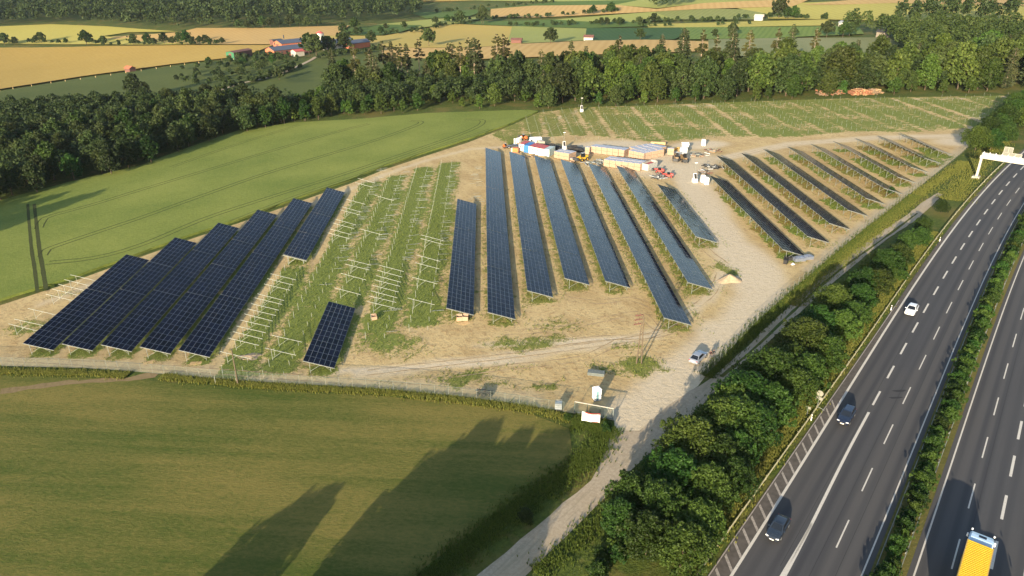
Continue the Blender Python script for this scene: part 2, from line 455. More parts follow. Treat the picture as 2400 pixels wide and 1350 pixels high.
def sheet(name, poly, dz, mat, res=None, skirt=0.0, attrs=None, kind='structure', parent=None):
    V, Fs = tri_sheet(poly, res)
    V3 = [(v.x, v.y, zt(v.x, v.y) + dz) for v in V]
    Fs = [tuple(f) for f in Fs]
    if skirt:
        P2 = [Vector(p[:2]) for p in poly]; b = len(V3); n = len(P2)
        V3 += [(p.x, p.y, zt(p.x, p.y) + dz) for p in P2] + [(p.x, p.y, zt(p.x, p.y) + dz - skirt) for p in P2]
        Fs += [(b + i, b + (i + 1) % n, b + n + (i + 1) % n, b + n + i) for i in range(n)]
    me = mesh_from(name, V3, Fs, [mat])
    bm = bmesh.new(); bm.from_mesh(me)
    for f in bm.faces:
        if f.normal.z < -0.2: f.normal_flip()
    bm.to_mesh(me); bm.free()
    for an, fn in (attrs or {}).items():
        at = me.attributes.new(an, 'FLOAT', 'POINT')
        at.data.foreach_set('value', [fn(v.co.x, v.co.y) for v in me.vertices])
    o = obj(name, me, parent)
    if parent is None: tag(o, kind=kind)
    return o

# the open land under everything
xs = sorted(set([-2600, -2200, -1800, -1500, -1250, -1050] + list(range(-900, 901, 30)) + [1050, 1250, 1500, 1800, 2200, 2600]))
ys = sorted(set([-150, -100, -50] + list(range(0, 1000, 30)) + list(range(1000, 1800, 50)) + list(range(1800, 3601, 120))))
V = []; Fs = []
for y in ys:
    for x in xs:
        drop = 0.02 + 0.9 * max(smooth(430, 520, y), smooth(262, 300, abs(x)))
        V.append((x, y, zt(x, y) - drop))
nx = len(xs)
for j in range(len(ys) - 1):
    for i in range(nx - 1):
        k = j * nx + i; Fs.append((k, k + 1, k + nx + 1, k + nx))
tag(obj('ground', mesh_from('ground', V, Fs, [M_GRASS], True)), kind='structure')

# mown meadow in front of the fence
FRONT = [(-260, 850), (0, 857), (200, 862), (350, 872), (550, 890), (700, 899), (900, 911), (1100, 930), (1300, 960), (1440, 984)]
meadow = PP([(-300, 875), (0, 880), (180, 884), (350, 893), (550, 910), (700, 918), (900, 928), (1100, 948), (1250, 972), (1330, 1005), (1340, 1060), (1300, 1110), (1200, 1180), (1080, 1270), (960, 1350), (900, 1420), (-300, 1420)])
sheet('meadow', wobble(meadow, 0.5, 4, 3), 0.015, M_MEADOW)
tr = wobble(PP([(0, 924), (160, 901), (300, 893), (360, 884), (372, 876), (345, 874), (300, 884), (160, 892), (0, 912)]), 0.4, 2, 8)
sheet('farm_track', tr, 0.03, field_mat('dry_track_soil', (0.17, 0.125, 0.06), (0.25, 0.185, 0.10)))

# the tall green crop left of the site, with its tractor lines
crop = PP([(-330, 575), (0, 474), (170, 428), (330, 391), (440, 349), (560, 308), (690, 290), (850, 281), (1000, 268), (1238, 260), (1262, 263), (1190, 294), (1100, 327), (1000, 359), (900, 391), (820, 424), (700, 466), (560, 517), (440, 556), (300, 607), (160, 657), (0, 707), (-330, 812)])
sheet('crop_field', wobble(crop, 0.35, 3, 5, 0.5), 0.62, M_CROP, None, 0.62)
def ribbon_pts(pts, step=4.0):
    """smooth curve (Catmull-Rom) through world points"""
    pts = [Vector(p[:2]) for p in pts]; out = []
    for i in range(len(pts) - 1):
        p0, p1, p2, p3 = pts[max(i - 1, 0)], pts[i], pts[i + 1], pts[min(i + 2, len(pts) - 1)]
        n = max(2, int((p2 - p1).length / step))
        for k in range(n):
            t = k / n
            out.append(0.5 * ((2 * p1) + (p2 - p0) * t + (2 * p0 - 5 * p1 + 4 * p2 - p3) * t * t + (3 * p1 - p0 - 3 * p2 + p3) * t ** 3))
    out.append(pts[-1]); return out
def ribbon(name, pts, w, dz, mat, parent=None, off=0.0, jit=0.0):
    V = []; Fs = []
    for i, p in enumerate(pts):
        d = (pts[min(i + 1, len(pts) - 1)] - pts[max(i - 1, 0)]).normalized(); n = Vector((d.y, -d.x))
        ww = w * (1 + random.uniform(-jit, jit))
        for s in (-1, 1):
            q = p + n * (off + s * ww / 2); V.append((q.x, q.y, zt(q.x, q.y) + dz))
        if i: Fs.append((2 * i - 2, 2 * i - 1, 2 * i + 1, 2 * i))
    o = obj(name, mesh_from(name, V, Fs, [mat]), parent)
    if parent is None: tag(o, kind='structure')
    return o
crop_o = bpy.data.objects['crop_field']
TR = [([(65, 478), (68, 520), (74, 585), (80, 622), (88, 686)], 0.75, [0]), ([(80, 478), (86, 530), (93, 590), (97, 612), (108, 678)], 0.85, [0]),
      ([(91, 535), (100, 517), (122, 505), (222, 478), (333, 444), (481, 400), (750, 320), (865, 290)], 0.34, [-1.1, 1.1]),
      ([(100, 600), (108, 588), (124, 579), (222, 546), (333, 509), (481, 456), (644, 400), (875, 330), (965, 298), (985, 289), (984, 285), (960, 284)], 0.36, [-1.1, 1.1]),
      ([(111, 616), (222, 604), (333, 573), (481, 512), (630, 463), (830, 400), (1050, 325), (1115, 299), (1131, 287), (1126, 281), (1090, 280)], 0.34, [-1.1, 1.1]),
      ([(400, 392), (550, 340), (700, 293)], 0.25, [-1.0, 1.0]), ([(540, 520), (700, 458), (820, 418), (1000, 352), (1150, 303)], 0.22, [-0.9, 0.9])]
for pts, w, offs in TR:
    for of in offs:
        q = ribbon_pts([P(x, y, 0.62) for x, y in pts], 3)
        ribbon('tramline', q, w * 1.15, 0.64, M_TRAM, crop_o, of, 0.12)

# ---- the sandy building site: where weeds stand, where the gravel is pale
site = PP([(-300, 815), (0, 716), (160, 664), (300, 613), (440, 563), (560, 523), (700, 473), (820, 431), (900, 398), (1000, 365), (1100, 333), (1200, 293), (1262, 264), (1360, 251), (1500, 248), (1700, 240), (2000, 230), (2250, 226), (2392, 223), (2392, 229), (2330, 287), (2250, 361), (2150, 441), (2030, 533), (1900, 642), (1780, 747), (1660, 873),
           (1636, 905), (1560, 955), (1500, 1010), (1440, 1010), (1440, 986), (1300, 961), (1100, 931), (900, 912), (700, 900), (550, 891), (350, 873), (200, 863), (0, 858), (-300, 852)])
def ppm(y): return (y + 123) * 0.906 / 66.0
def blob(px, py, rx, ry, s=1.0):
    c = P(px, py); k = ppm(py); e = math.sin(PITCH + math.atan((py - 675) / F))
    return (c.x, c.y, rx / k, ry / (k * e), s)
BL = [blob(*b) for b in [(1230, 805, 90, 16, .95), (1310, 765, 60, 16, .6), (1080, 885, 60, 20, .95), (900, 800, 75, 28, .95), (960, 830, 60, 14, .6), (1500, 860, 55, 24, 1.0), (1480, 815, 40, 9, .9), (1400, 858, 30, 12, .8), (1290, 905, 40, 10, .95), (1180, 905, 40, 8, .8),
       (1706, 632, 18, 18, .95), (1000, 890, 120, 8, .5), (820, 760, 40, 30, .8), (1180, 862, 90, 9, .55), (1655, 780, 14, 5, .3), (1270, 290, 60, 12, .6), (1200, 320, 50, 8, .55), (2180, 372, 55, 14, .8), (60, 770, 60, 22, .75), (170, 690, 60, 8, .6), (640, 830, 30, 12, .5), (1960, 570, 30, 10, .4), (1240, 270, 60, 10, .8)]]
LB = [blob(*b) for b in [(1640, 450, 40, 60), (1690, 540, 40, 50), (1760, 620, 55, 60), (1790, 690, 55, 40), (1700, 790, 60, 40), (1600, 880, 70, 40), (1500, 960, 70, 40), (1560, 380, 110, 30), (1420, 345, 90, 14), (1330, 800, 190, 8), (1000, 858, 240, 6), (1640, 340, 60, 8), (2280, 330, 70, 10), (2350, 280, 40, 20)]]
PADZ = [Vector(p) for p in PP([(1170, 352), (1250, 320), (1390, 318), (1500, 330), (1640, 348), (1690, 372), (1700, 420), (1640, 470), (1560, 430), (1480, 405), (1380, 392), (1280, 372), (1200, 360)])]
def hsh(i, k=1.0): return (math.sin(i * 12.9898 + k * 78.233) * 43758.5453) % 1.0
# rows: index, first v, last v, list of table breaks
ROWS = {-10: (128.9, 175.1, [154.5]), -9: (127.6, 185.6, [152.9, 168.9]), -8: (126.1, 195.5, [151.1, 175.3]), -7: (124.1, 205.0, [148.7, 164.9, 181.2]), -6: (121.7, 214.0, [146.1, 170.5, 190.4]), -5: (167.7, 223.2, [184.1, 199.8]), -3: (114.4, 138.8, []),
        0: (131.9, 202.9, [155.4, 179.2]), 1: (128.8, 260.5, [152.3, 176.1, 199.7, 213.0, 234.9]), 2: (137.6, 252.7, [161.4, 183.0, 204.4, 228.0]), 3: (142.5, 245.4, [158.8, 182.6, 205.6, 221.6]), 4: (139.7, 238.2, [166.8, 190.6, 213.6]), 5: (121.5, 231.6, [143.1, 169.1, 184.7, 207.9]), 6: (136.3, 226.7, [160.1, 184.4, 208.2]), 7: (161.5, 204.2, [180.4]),
        9: (150.1, 208.9, [174.7]), 10: (156.9, 230.5, [180.9, 209.2]), 11: (164.2, 231.7, [183.7, 208.0]), 12: (172.5, 234.6, [196.3, 218.5]), 13: (180.4, 235.4, [204.2]), 14: (187.4, 236.9, [211.2]), 15: (196.0, 238.5, [219.8]), 16: (204.5, 240.2, []), 17: (212.5, 242.0, []), 18: (221.0, 244.0, [])}
def grass_at(x, y):
    u, v = uv_of((x, y)); ri = (u - U0) / US; i = math.floor(ri); f = (ri - i) * US
    g = -0.25
    wob = 0.7 * math.sin(v * 0.21 + i * 2.1) + 0.5 * math.sin(v * 0.083 + i)
    if i in ROWS:
        a, b, _ = ROWS[i]
        if a - 3 < v < b + 1:
            e = min(1.0, (v - a + 3) / 2.5, (b + 1 - v) / 2)
            if i < -2: s = smooth(6.9 + wob * .4, 5.6 + wob * .4, f) * smooth(-0.2, 0.9, f) * 0.9
            elif i < 8: s = 0.78 * smooth(6.3, 5.0, f) * smooth(-0.9, 0.4, f) + 0.45 * smooth(6.4, 7.2, f)
            else: s = 0.92 * smooth(5.8, 4.6, f) * smooth(-0.9, 0.3, f)
            if -1 < i < 8 and v > 205: s *= smooth(232, 205, v)
            if i > 8: s *= 1.0 - 0.6 * smooth(0.45, 0.9, hsh(int(v / 9), i))
            g = max(g, -0.25 + s * e * 1.05)
    if i in (-5, -4, -3, -2, -1):
        a = 112 + (i + 4) * 3 if i < 0 else 0
        hi = {-5: 168, -4: 238, -3: 244, -2: 252, -1: 256}[i]
        a = {-5: 112, -4: 113, -3: 139, -2: 127, -1: 128}[i]
        if a < v < hi:
            e = min(1.0, (v - a) / 3, (hi - v) / 4)
            s = smooth(7.3 + wob, 5.8 + wob, f) * smooth(-0.6 + 0.3 * wob, 0.7 + .3 * wob, f)
            g = max(g, -0.25 + e * (0.46 * s + 0.56))
    # the far half, staked out and still mostly green
    lim = 262 + max(0.0, (u - 45)) * -0.10 if u > 0 else 300
    if v > lim and u > 12 - (v - 262) * 0.3:
        e = smooth(0, 7, v - lim + 2 * math.sin(u * .13))
        lane = smooth(6.4, 7.2, f) * smooth(8.3, 7.7, f) * (1.0 if hsh(i, 3) > 0.55 else 0.45)
        g = max(g, -0.25 + e * (0.85 - lane * 0.66 + 0.10 * math.sin(v * .11 + i * 1.7) + 0.08 * math.sin(v * .31 + i)))
    wx, wy = x + .8 * math.sin(y * .55) + .6 * math.sin(y * 1.3 + x), y + .8 * math.sin(x * .5) + .6 * math.sin(x * 1.2)
    for bx, by, rx, ry, s in BL:
        q = ((wx - bx) / rx) ** 2 + ((wy - by) / ry) ** 2
        if q < 2.4: g = max(g, -0.25 + s * smooth(2.6, 0.1, q) * .88)
    if inside(PADZ, x, y): g = min(g, -0.2)
    return g
TRK = [([P(*p).to_2d() for p in pts], w, s) for pts, w, s in [
    ([(840, 880), (1000, 858), (1200, 835), (1400, 808), (1530, 785), (1610, 735), (1670, 690), (1690, 640)], 1.5, .75),
    ([(1610, 395), (1645, 470), (1695, 555), (1750, 630), (1785, 690), (1745, 755), (1665, 825), (1570, 905), (1480, 990)], 4.6, 1.0),
    ([(1180, 345), (1100, 350), (1000, 376), (900, 410), (820, 444), (600, 528), (300, 634), (100, 712)], 1.3, .6), ([(0, 845), (350, 861), (700, 887), (1000, 903), (1250, 935)], 1.6, .3),
    ([(2380, 234), (2250, 352), (2150, 432), (2030, 525), (1900, 632)], 1.6, .55), ([(1250, 300), (1360, 257), (1700, 246), (2380, 227)], 1.2, .8), ([(1690, 372), (1850, 338), (2050, 323), (2270, 318), (2360, 250)], 2.6, .9)]]
def seg_d(p, a, b):
    d = b - a; t = max(0.0, min(1.0, (p - a).dot(d) / d.length_squared)); return (p - a - d * t).length
def light_at(x, y):
    l = 0.0; p = Vector((x, y))
    for pts, w, s in TRK:
        dd = min(seg_d(p, a, b) for a, b in zip(pts, pts[1:]))
        if dd < w * 1.5: l = max(l, s * smooth(w * 1.5, w * .6, dd))
    for bx, by, rx, ry, s in LB:
        q = ((x - bx) / rx) ** 2 + ((y - by) / ry) ** 2
        if q < 1.8: l = max(l, smooth(1.8, 0.5, q))
    return l * 0.9
def dry_at(x, y):
    u, v = uv_of((x, y)); i = math.floor((u - U0) / US)
    return 0.75 * smooth(0.45, 0.6, hsh(math.floor(v / 6.5 + i * .37), i)) if i > 8 and i in ROWS and v < ROWS[i][1] + 4 else (0.25 if -1 < i < 8 else 0.12)
sheet('site_ground', site, 0.03, M_SITE, 1.7, attrs={'grass': grass_at, 'light': light_at, 'dry': dry_at})

site_o = bpy.data.objects['site_ground']
for pts in ([(860, 874), (1000, 857), (1200, 834), (1400, 807), (1530, 784), (1605, 735), (1665, 690), (1690, 640)], [(1180, 780), (1300, 772), (1420, 748), (1500, 735), (1540, 770), (1600, 765)], [(1300, 806), (1420, 792), (1500, 790), (1570, 778), (1630, 730)], [(1450, 800), (1380, 835), (1300, 850), (1180, 862), (1050, 880)], 
            [(1330, 700), (1400, 708), (1480, 702), (1530, 720)], [(20, 842), (350, 860), (600, 878), (850, 897), (1100, 918)], [(1690, 374), (1850, 340), (2050, 324), (2260, 320), (2340, 270)], [(1560, 440), (1600, 520), (1650, 580), (1700, 620)], [(1230, 330), (1290, 305), (1350, 262)]):
    c_ = ribbon_pts([P(*p) for p in pts], 1.6)
    for of in (-.85, .85):
        ribbon('tyre_rut', [q + Vector((random.gauss(0, .06), random.gauss(0, .06))) for q in c_], .2, .052, M_RUT, site_o, of, .8)
# gravel road to the gate and the service track beside the fence
road = PP([(1560, 955), (1500, 1010), (1440, 1010), (1432, 1020), (1418, 1060), (1402, 1098), (1384, 1125), (1350, 1155), (1290, 1205), (1220, 1265), (1120, 1350), (1040, 1420), (1160, 1420), (1230, 1350), (1320, 1265), (1390, 1195), (1440, 1145), (1500, 1085), (1560, 1030), (1610, 985), (1655, 940), (1700, 897), (1760, 842), (1838, 766), (1885, 722), (1945, 668), (2020, 607), (2085, 556), (2140, 520), (2185, 482), (2210, 456), (2200, 452), (2170, 468), (2120, 508), (2068, 541), (2000, 590), (1925, 650), (1868, 700), (1810, 755), (1745, 818), (1700, 858), (1665, 890), (1636, 905)])
sheet('gravel_road', wobble(road, 0.22, 2.0, 11, 0.9), 0.05, M_TRACK, None)
q = ribbon_pts([P(*p) for p in [(1690, 884), (1780, 806), (1860, 729), (1960, 640), (2070, 560), (2150, 500)]], 3)
ribbon('grass_strip', q, 0.5, 0.065, M_GRASS, jit=0.5)

# ------------------------------------------------------------------ far fields
def pfield(name, pts, mat, dz=0.2, res=40, sd=1):
    poly = PP(pts)
    poly = densify(poly, 30)
    sheet(name, poly, dz, mat, res)
GOLD = ((0.33, 0.215, 0.045), (0.43, 0.300, 0.078)); YEL = ((0.33, 0.29, 0.060), (0.43, 0.38, 0.095)); PALE = ((0.23, 0.25, 0.062), (0.31, 0.33, 0.090)); GRN = ((0.060, 0.110, 0.020), (0.10, 0.155, 0.032)); BUFF = ((0.42, 0.27, 0.095), (0.50, 0.34, 0.13)); DGR = ((0.030, 0.075, 0.018), (0.045, 0.100, 0.026))
FM = {k: field_mat('field_' + k, a, b, 0.06, rw, ro, 0.3, 0.006) for k, (a, b), rw, ro in (('gold', GOLD, 0.05, 0.3), ('yellow', YEL, 0.05, 0.9), ('pale', PALE, 0.06, 1.2), ('green', GRN, 0.08, 0.6), ('buff', BUFF, 0.05, 0.2), ('dark_green', DGR, 0.08, 0.0))}
FM['pasture'] = field_mat('hill_pasture', (0.052, 0.074, 0.015), (0.100, 0.120, 0.027), 0.1, None, 0, 0.6, 0.012, (0.045, 0.065, 0.014))
pfield('hill_pasture', [(-400, 262), (0, 214), (200, 182), (400, 156), (560, 138), (690, 140), (800, 128), (860, 118), (1000, 130), (1000, 215), (700, 290), (400, 330), (-400, 380)], FM['pasture'], 0.05, 30)
pfield('golden_field', [(-500, 285), (0, 209), (200, 178), (400, 151), (560, 133), (600, 122), (640, 106), (520, 106), (430, 106), (250, 108), (0, 112), (-500, 140)], FM['gold'])
pfield('yellow_field', [(-500, 118), (0, 102), (230, 104), (520, 103), (400, 96), (240, 85), (300, 76), (420, 74), (250, 62), (120, 57), (0, 62), (-500, 90)], FM['yellow'])
pfield('stubble_field', [(235, 88), (420, 76), (460, 66), (640, 66), (820, 60), (800, 72), (790, 84), (700, 100), (640, 104), (520, 104), (430, 102), (330, 98)], FM['buff'])
pfield('wheat_field', [(770, 84), (900, 84), (980, 70), (1060, 56), (1200, 62), (1190, 98), (1225, 103), (1100, 112), (960, 112), (880, 108), (760, 100)], field_mat('field_wheat', (0.44, 0.30, 0.085), (0.40, 0.34, 0.080), 0.06, None, 0, 0.3, 0.004))
pfield('green_paddock', [(800, 70), (900, 58), (990, 60), (930, 78), (880, 84), (800, 82)], FM['green'], 0.35, 30)
pfield('tramlined_field', [(1200, 61), (1375, 67), (1370, 95), (1225, 102), (1190, 98)], FM['pale'])
pfield('beet_field', [(1375, 66), (1595, 64), (1615, 76), (1580, 93), (1370, 96)], FM['dark_green'])
pfield('grass_field', [(1595, 64), (1800, 63), (2012, 62), (2025, 80), (1800, 90), (1600, 93)], field_mat('field_lush', (0.10, 0.16, 0.03), (0.16, 0.22, 0.045), 0.06, 0.08, .4, 0.3, 0.006))
pfield('vegetable_field', [(1660, 93), (1800, 90), (2080, 88), (2110, 104), (2060, 130), (1660, 132)], field_mat('field_vegetable', (0.10, 0.13, 0.04), (0.27, 0.27, 0.14), 0.5, 0.25, 1.5, 0.4, 0.02))
pfield('reaped_field', [(900, 112), (1100, 113), (1225, 103), (1370, 96), (1530, 93), (1660, 98), (1660, 120), (1400, 128), (1100, 140), (900, 135)], FM['buff'])
pfield('barley_strip', [(1515, 57), (1750, 51), (1940, 46), (1960, 60), (1700, 64), (1520, 65)], FM['yellow'])
pfield('meadow_band', [(1060, 55), (1130, 50), (1300, 46), (1500, 50), (1520, 62), (1380, 66), (1200, 61)], FM['green'])
pfield('hedge_meadow', [(1300, 46), (1400, 38), (1530, 28), (1585, 46), (1500, 52), (1400, 54)], FM['pale'])
pfield('oat_field', [(1530, 28), (1650, 20), (1740, 22), (1800, 33), (1780, 46), (1585, 46)], field_mat('field_oat', (0.17, 0.19, 0.055), (0.23, 0.25, 0.075), 0.06, 0.06, .5, 0.3, 0.006))
pfield('pale_slope', [(1740, 22), (1680, 10), (1900, 6), (2100, 0), (2400, -12), (2400, 60), (2100, 50), (1940, 46), (1800, 44), (1800, 33)], FM['yellow'], 0.2)
pfield('buff_slope', [(1150, 22), (1250, 14), (1440, 12), (1540, 22), (1650, 8), (1900, -2), (1860, 16), (1640, 22), (1420, 34), (1250, 42), (1150, 40)], FM['buff'], 0.45)
pfield('upper_gold', [(1880, 12), (1980, 2), (2180, -10), (2400, -22), (2400, 14), (2280, 12), (2100, 8), (1960, 12)], FM['buff'], 0.45)
pfield('far_green', [(880, 58), (1020, 44), (1150, 40), (1060, 56), (980, 66)], FM['pale'])
pfield('top_pale', [(960, 30), (1150, 20), (1300, 4), (1500, 0), (1520, 8), (1440, 12), (1250, 14), (1150, 22), (1100, 38), (1000, 44)], FM['green'])
pfield('top_fields', [(1000, -2), (1300, -8), (1700, -16), (1900, -18), (1900, 0), (1650, 8), (1540, 20), (1440, 12), (1500, 0), (1300, 4)], FM['pale'], 0.3)
pfield('crest_fields', [(900, -28), (1600, -34), (2500, -46), (2500, -14), (1900, -16), (1300, -6), (950, 4)], FM['gold'], 0.2, 80)

# ------------------------------------------------------------------ motorway
TH = R(37.5)
TD, TN = Vector((math.sin(TH), math.cos(TH))), Vector((math.cos(TH), -math.sin(TH)))
PC = (1.35845060e-06, -4.25977346e-04, 4.93353152e-02, -19.7057670)
def n0(t):
    p = lambda x: ((PC[0] * x + PC[1]) * x + PC[2]) * x + PC[3]
    if t < 66: return p(66) + 0.012 * (t - 66)
    if t > 262:
        s = (p(262) - p(258)) / 4; return p(262) + s * (t - 262) + 0.0006 * (t - 262) ** 2
    return p(t)
def rw(t): return 12.05 - 0.0123 * (min(max(t, 40), 330) - 74)
def RP(t, k):
    return TD * t + TN * (n0(t) + k * rw(t))
def fC(t): return 1.40 + 0.0007 * (t - 77)
def fB(t): return 0.372 + 0.04 * smooth(100, 68, t)
def fD(t): return 0.69 + 0.014 * smooth(95, 75, t)
def fG(t): return -0.16 - 0.09 * smooth(140, 62, t)
def fS(t): return -0.09 - 0.095 * smooth(150, 62, t)
TS = [20 + 3 * i for i in range(130)]
def strip(name, fa, fb, dz, mat, parent=None, t0=20, t1=407, step=3.0):
    ts = [t0 + (t1 - t0) * i / max(1, int((t1 - t0) / step)) for i in range(max(1, int((t1 - t0) / step)) + 1)]
    V = []; Fs = []
    for i, t in enumerate(ts):
        for f in (fa, fb):
            q = RP(t, f(t)); V.append((q.x, q.y, zt(q.x, q.y) + dz))
        if i: Fs.append((2 * i - 2, 2 * i - 1, 2 * i + 1, 2 * i))
    o = obj(name, mesh_from(name, V, Fs, [mat]), parent)
    if parent is None: tag(o, kind='structure')
    return o
def carriageway(fa, fb, lanes, tone):
    V = []; Fs = []; wear = []; lane = []; NX = 44; t = 20.0; i = 0
    while t < 408:
        for k in range(NX + 1):
            f = fa(t) + (fb(t) - fa(t)) * k / NX; q = RP(t, f); V.append((q.x, q.y, zt(q.x, q.y) + .06))
            w = 0.0
            for c in lanes(t):
                for s in (-.078, .078): w = max(w, smooth(.05, .012, abs(f - c - s)))
            wear.append(w * (.75 + .25 * math.sin(t * .05 + f * 9))); lane.append(tone(f, t))
        if i:
            for k in range(NX): a = (i - 1) * (NX + 1) + k; Fs.append((a, a + 1, a + NX + 2, a + NX + 1))
        t += 3.0; i += 1
    me = mesh_from('motorway', V, Fs, [M_ASPH])
    for nme, vals in (('wear', wear), ('lane', lane)): me.attributes.new(nme, 'FLOAT', 'POINT').data.foreach_set('value', vals)
    return tag(obj('motorway', me), kind='structure')
left_road = carriageway(fS, lambda t: 1.055, lambda t: (fB(t) / 2, (fB(t) + fD(t)) / 2, (fD(t) + 1) / 2), lambda f, t: 0.9 if f > .615 else 0.15 if f > .335 else 0.45)
right_road = carriageway(lambda t: fC(t) - 0.055, lambda t: fC(t) + 1.05, lambda t: (fC(t) + .136, fC(t) + .42, fC(t) + .71), lambda f, t: 0.7 if f < fC(t) + .3 else 0.35)
strip('hard_shoulder', lambda t: fS(t) + 0.002, lambda t: -0.018, 0.066, M_ASPH2, left_road)
def line(fc, w, road, t0=20, t1=407, mat=None, dz=0.074, name='edge_line'):
    return strip(name, lambda t: fc(t) - w / 2 / rw(t), lambda t: fc(t) + w / 2 / rw(t), dz, mat or M_PAINT, road, t0, t1)
line(lambda t: 0.0, 0.34, left_road)
line(lambda t: 1.0, 0.17, left_road)
line(fC, 0.19, right_road)
line(lambda t: fC(t) + 0.84, 0.3, right_road)
line(lambda t: fS(t) + 0.012, 0.14, left_road, 40, 150, M_PAINTO)
line(fB, 0.36, left_road, 30, 107.5, name='merge_line')
line(lambda t: fB(t) - 0.030 * smooth(80, 66, t), 0.3, left_road, 30, 79, name='merge_line')
def dashes(fc, road, phase, on, per, w, t0=30, t1=330):
    t = t0 + phase
    while t < t1:
        line(fc, w, road, t, t + on, name='lane_dash'); t += per
def T_of(px, py):
    w = P(px, py); return w.x * TD.x + w.y * TD.y
# dash phases read off the photograph
tb = T_of(2058, 915); dashes(fB, left_road, (tb - 30) % 9.2, 4.6, 9.2, 0.30, 108)
td = T_of(1961, 1285); dashes(fD, left_road, (td - 30) % 12.0, 5.6, 12.0, 0.17)
te = T_of(2312, 1073 + 122); dashes(lambda t: fC(t) + 0.272, right_road, (T_of(2271, 1193) - 30) % 12.0, 5.6, 12.0, 0.17)
dashes(lambda t: fC(t) + 0.575, right_road, (T_of(2347, 1218) - 30) % 9.6, 5.2, 9.6, 0.32)
# hatched bars on the closing shoulder
for k in range(26):
    t = 46.5 + k * 2.65
    if t > 109: break
    a0, a1 = RP(t + 0.1, fS(t) + 0.03), RP(t + 0.62, fS(t) + 0.03)
    b0, b1 = RP(t - 1.9, -0.016), RP(t - 1.38, -0.016)
    V = [(q.x, q.y, zt(q.x, q.y) + 0.078) for q in (a0, b0, b1, a1)]
    obj('hatch_bar', mesh_from('hatch_bar', V, [(0, 1, 2, 3)], [M_PAINTO]), left_road)
# tar patches and joints
for k, (px, py, rx, ry) in enumerate([(2108, 917, 1.0, .35), (2098, 933, 1.0, .3)]):
    c = P(px, py); V = [(c.x + rx * math.cos(a) * (1 + .3 * math.sin(3 * a + k)), c.y + ry * math.sin(a) * (1 + .3 * math.cos(2 * a)), zt(c.x, c.y) + 0.07) for a in [i * math.pi / 8 for i in range(16)]]
    V = [(x, y, zt(x, y) + 0.07) for x, y, _ in V]
    obj('tar_patch', mesh_from('tar_patch', V, [tuple(range(16))], [M_BLACK]), left_road)
for t0, t1, k in ((30, 120, .60), (70, 230, .335), (30, 200, .80)):
    line(lambda t, k=k: k, 0.05, left_road, t0, t1, M_BLACK, 0.068, 'asphalt_joint')
line(lambda t: fC(t) + 0.35, 0.05, right_road, 40, 200, M_BLACK, 0.068, 'asphalt_joint')

# crash barriers: a rail on its posts
def barrier(fc, label, t0, t1, h=0.75, mat=None, face=1):
    mat = mat or M_GALV
    base = RP(t0, fc(t0))
    root = thing('crash_barrier', label, 'crash barrier', (base.x, base.y, zt(base.x, base.y)), 0.0, 'crash barriers along the motorway')
    ts = [t0 + i * 2.0 for i in range(int((t1 - t0) / 2.0) + 1)]
    pr = [(-0.04, 0.0), (0.02, 0.05), (-0.02, 0.12), (0.02, 0.20), (-0.04, 0.31), (-0.07, 0.31), (-0.07, 0.0)]
    V = []; Fs = []
    for i, t in enumerate(ts):
        p = RP(t, fc(t)); q = RP(t + 0.5, fc(t + 0.5)); d = (q - p).normalized(); n = Vector((d.y, -d.x)) * face
        for a, b in pr:
            w = p + n * a; V.append((w.x - base.x, w.y - base.y, zt(p.x, p.y) - zt(base.x, base.y) + h - 0.31 + b))
        if i:
            m = len(pr)
            for k in range(m):
                k2 = (k + 1) % m; Fs.append(((i - 1) * m + k, (i - 1) * m + k2, i * m + k2, i * m + k))
    obj('rail', mesh_from('rail', V, Fs, [mat]), root)
    pm = MB().box((0, 0, h / 2 - 0.15), (0.10, 0.06, h + 0.3)).mesh('post', mat)
    for i, t in enumerate(ts[::2]):
        p = RP(t, fc(t)); q = RP(t + .5, fc(t + .5)); d = (q - p).normalized(); n = Vector((d.y, -d.x)) * face
        w = p - n * 0.13
        o = obj('post', pm, root, (w.x - base.x, w.y - base.y, zt(w.x, w.y) - zt(base.x, base.y)), (0, 0, math.atan2(-d.x, d.y)))
M_RAIL = simple('yellowed_steel_rail', (0.40, 0.37, 0.22), 0.6, 0.1, 0.2)
barrier(fG, 'pale steel crash barrier at the verge beside the tree belt', 44, 262, 0.75, M_RAIL)
barrier(lambda t: 1.085, 'steel crash barrier on the crop side of the hedge in the central reservation', 44, 250, 0.75, face=-1)
barrier(lambda t: fC(t) - 0.115, 'steel crash barrier on the far side of the hedge in the central reservation', 44, 220, 0.75)
strip('median_ground', lambda t: 1.055, lambda t: fC(t) - 0.055, 0.045, field_mat('median_grass', (0.075, 0.085, 0.020), (0.20, 0.165, 0.055), 0.4))

# ------------------------------------------------------------------ cars
def road_heading(p):
    t = p.x * TD.x + p.y * TD.y
    a, b = RP(t - 2, 0.3), RP(t + 2, 0.3); d = (b - a).normalized()
    return d
def car_paint(name, c, rough=0.25):
    m = simple(name, c, rough, 0.0, 0.04, spec=0.6)
    b = m.node_tree.nodes['Principled BSDF']; b.inputs['Coat Weight'].default_value = 0.6; b.inputs['Coat Roughness'].default_value = 0.06
    return m
def ring_mesh(sections, mat, name, close=True):
    """loft of equal-length rings"""
    V = []; Fs = []; n = len(sections[0])
    for i, r in enumerate(sections):
        V += r
        if i:
            for k in range(n if close else n - 1):
                k2 = (k + 1) % n; Fs.append(((i - 1) * n + k, (i - 1) * n + k2, i * n + k2, i * n + k))
    if close: Fs += [tuple(range(n))[::-1], tuple(range(len(V) - n, len(V)))]
    me = mesh_from(name, V, Fs, [mat], False)
    bm = bmesh.new(); bm.from_mesh(me); bmesh.ops.recalc_face_normals(bm, faces=bm.faces); bm.to_mesh(me); bm.free()
    return me
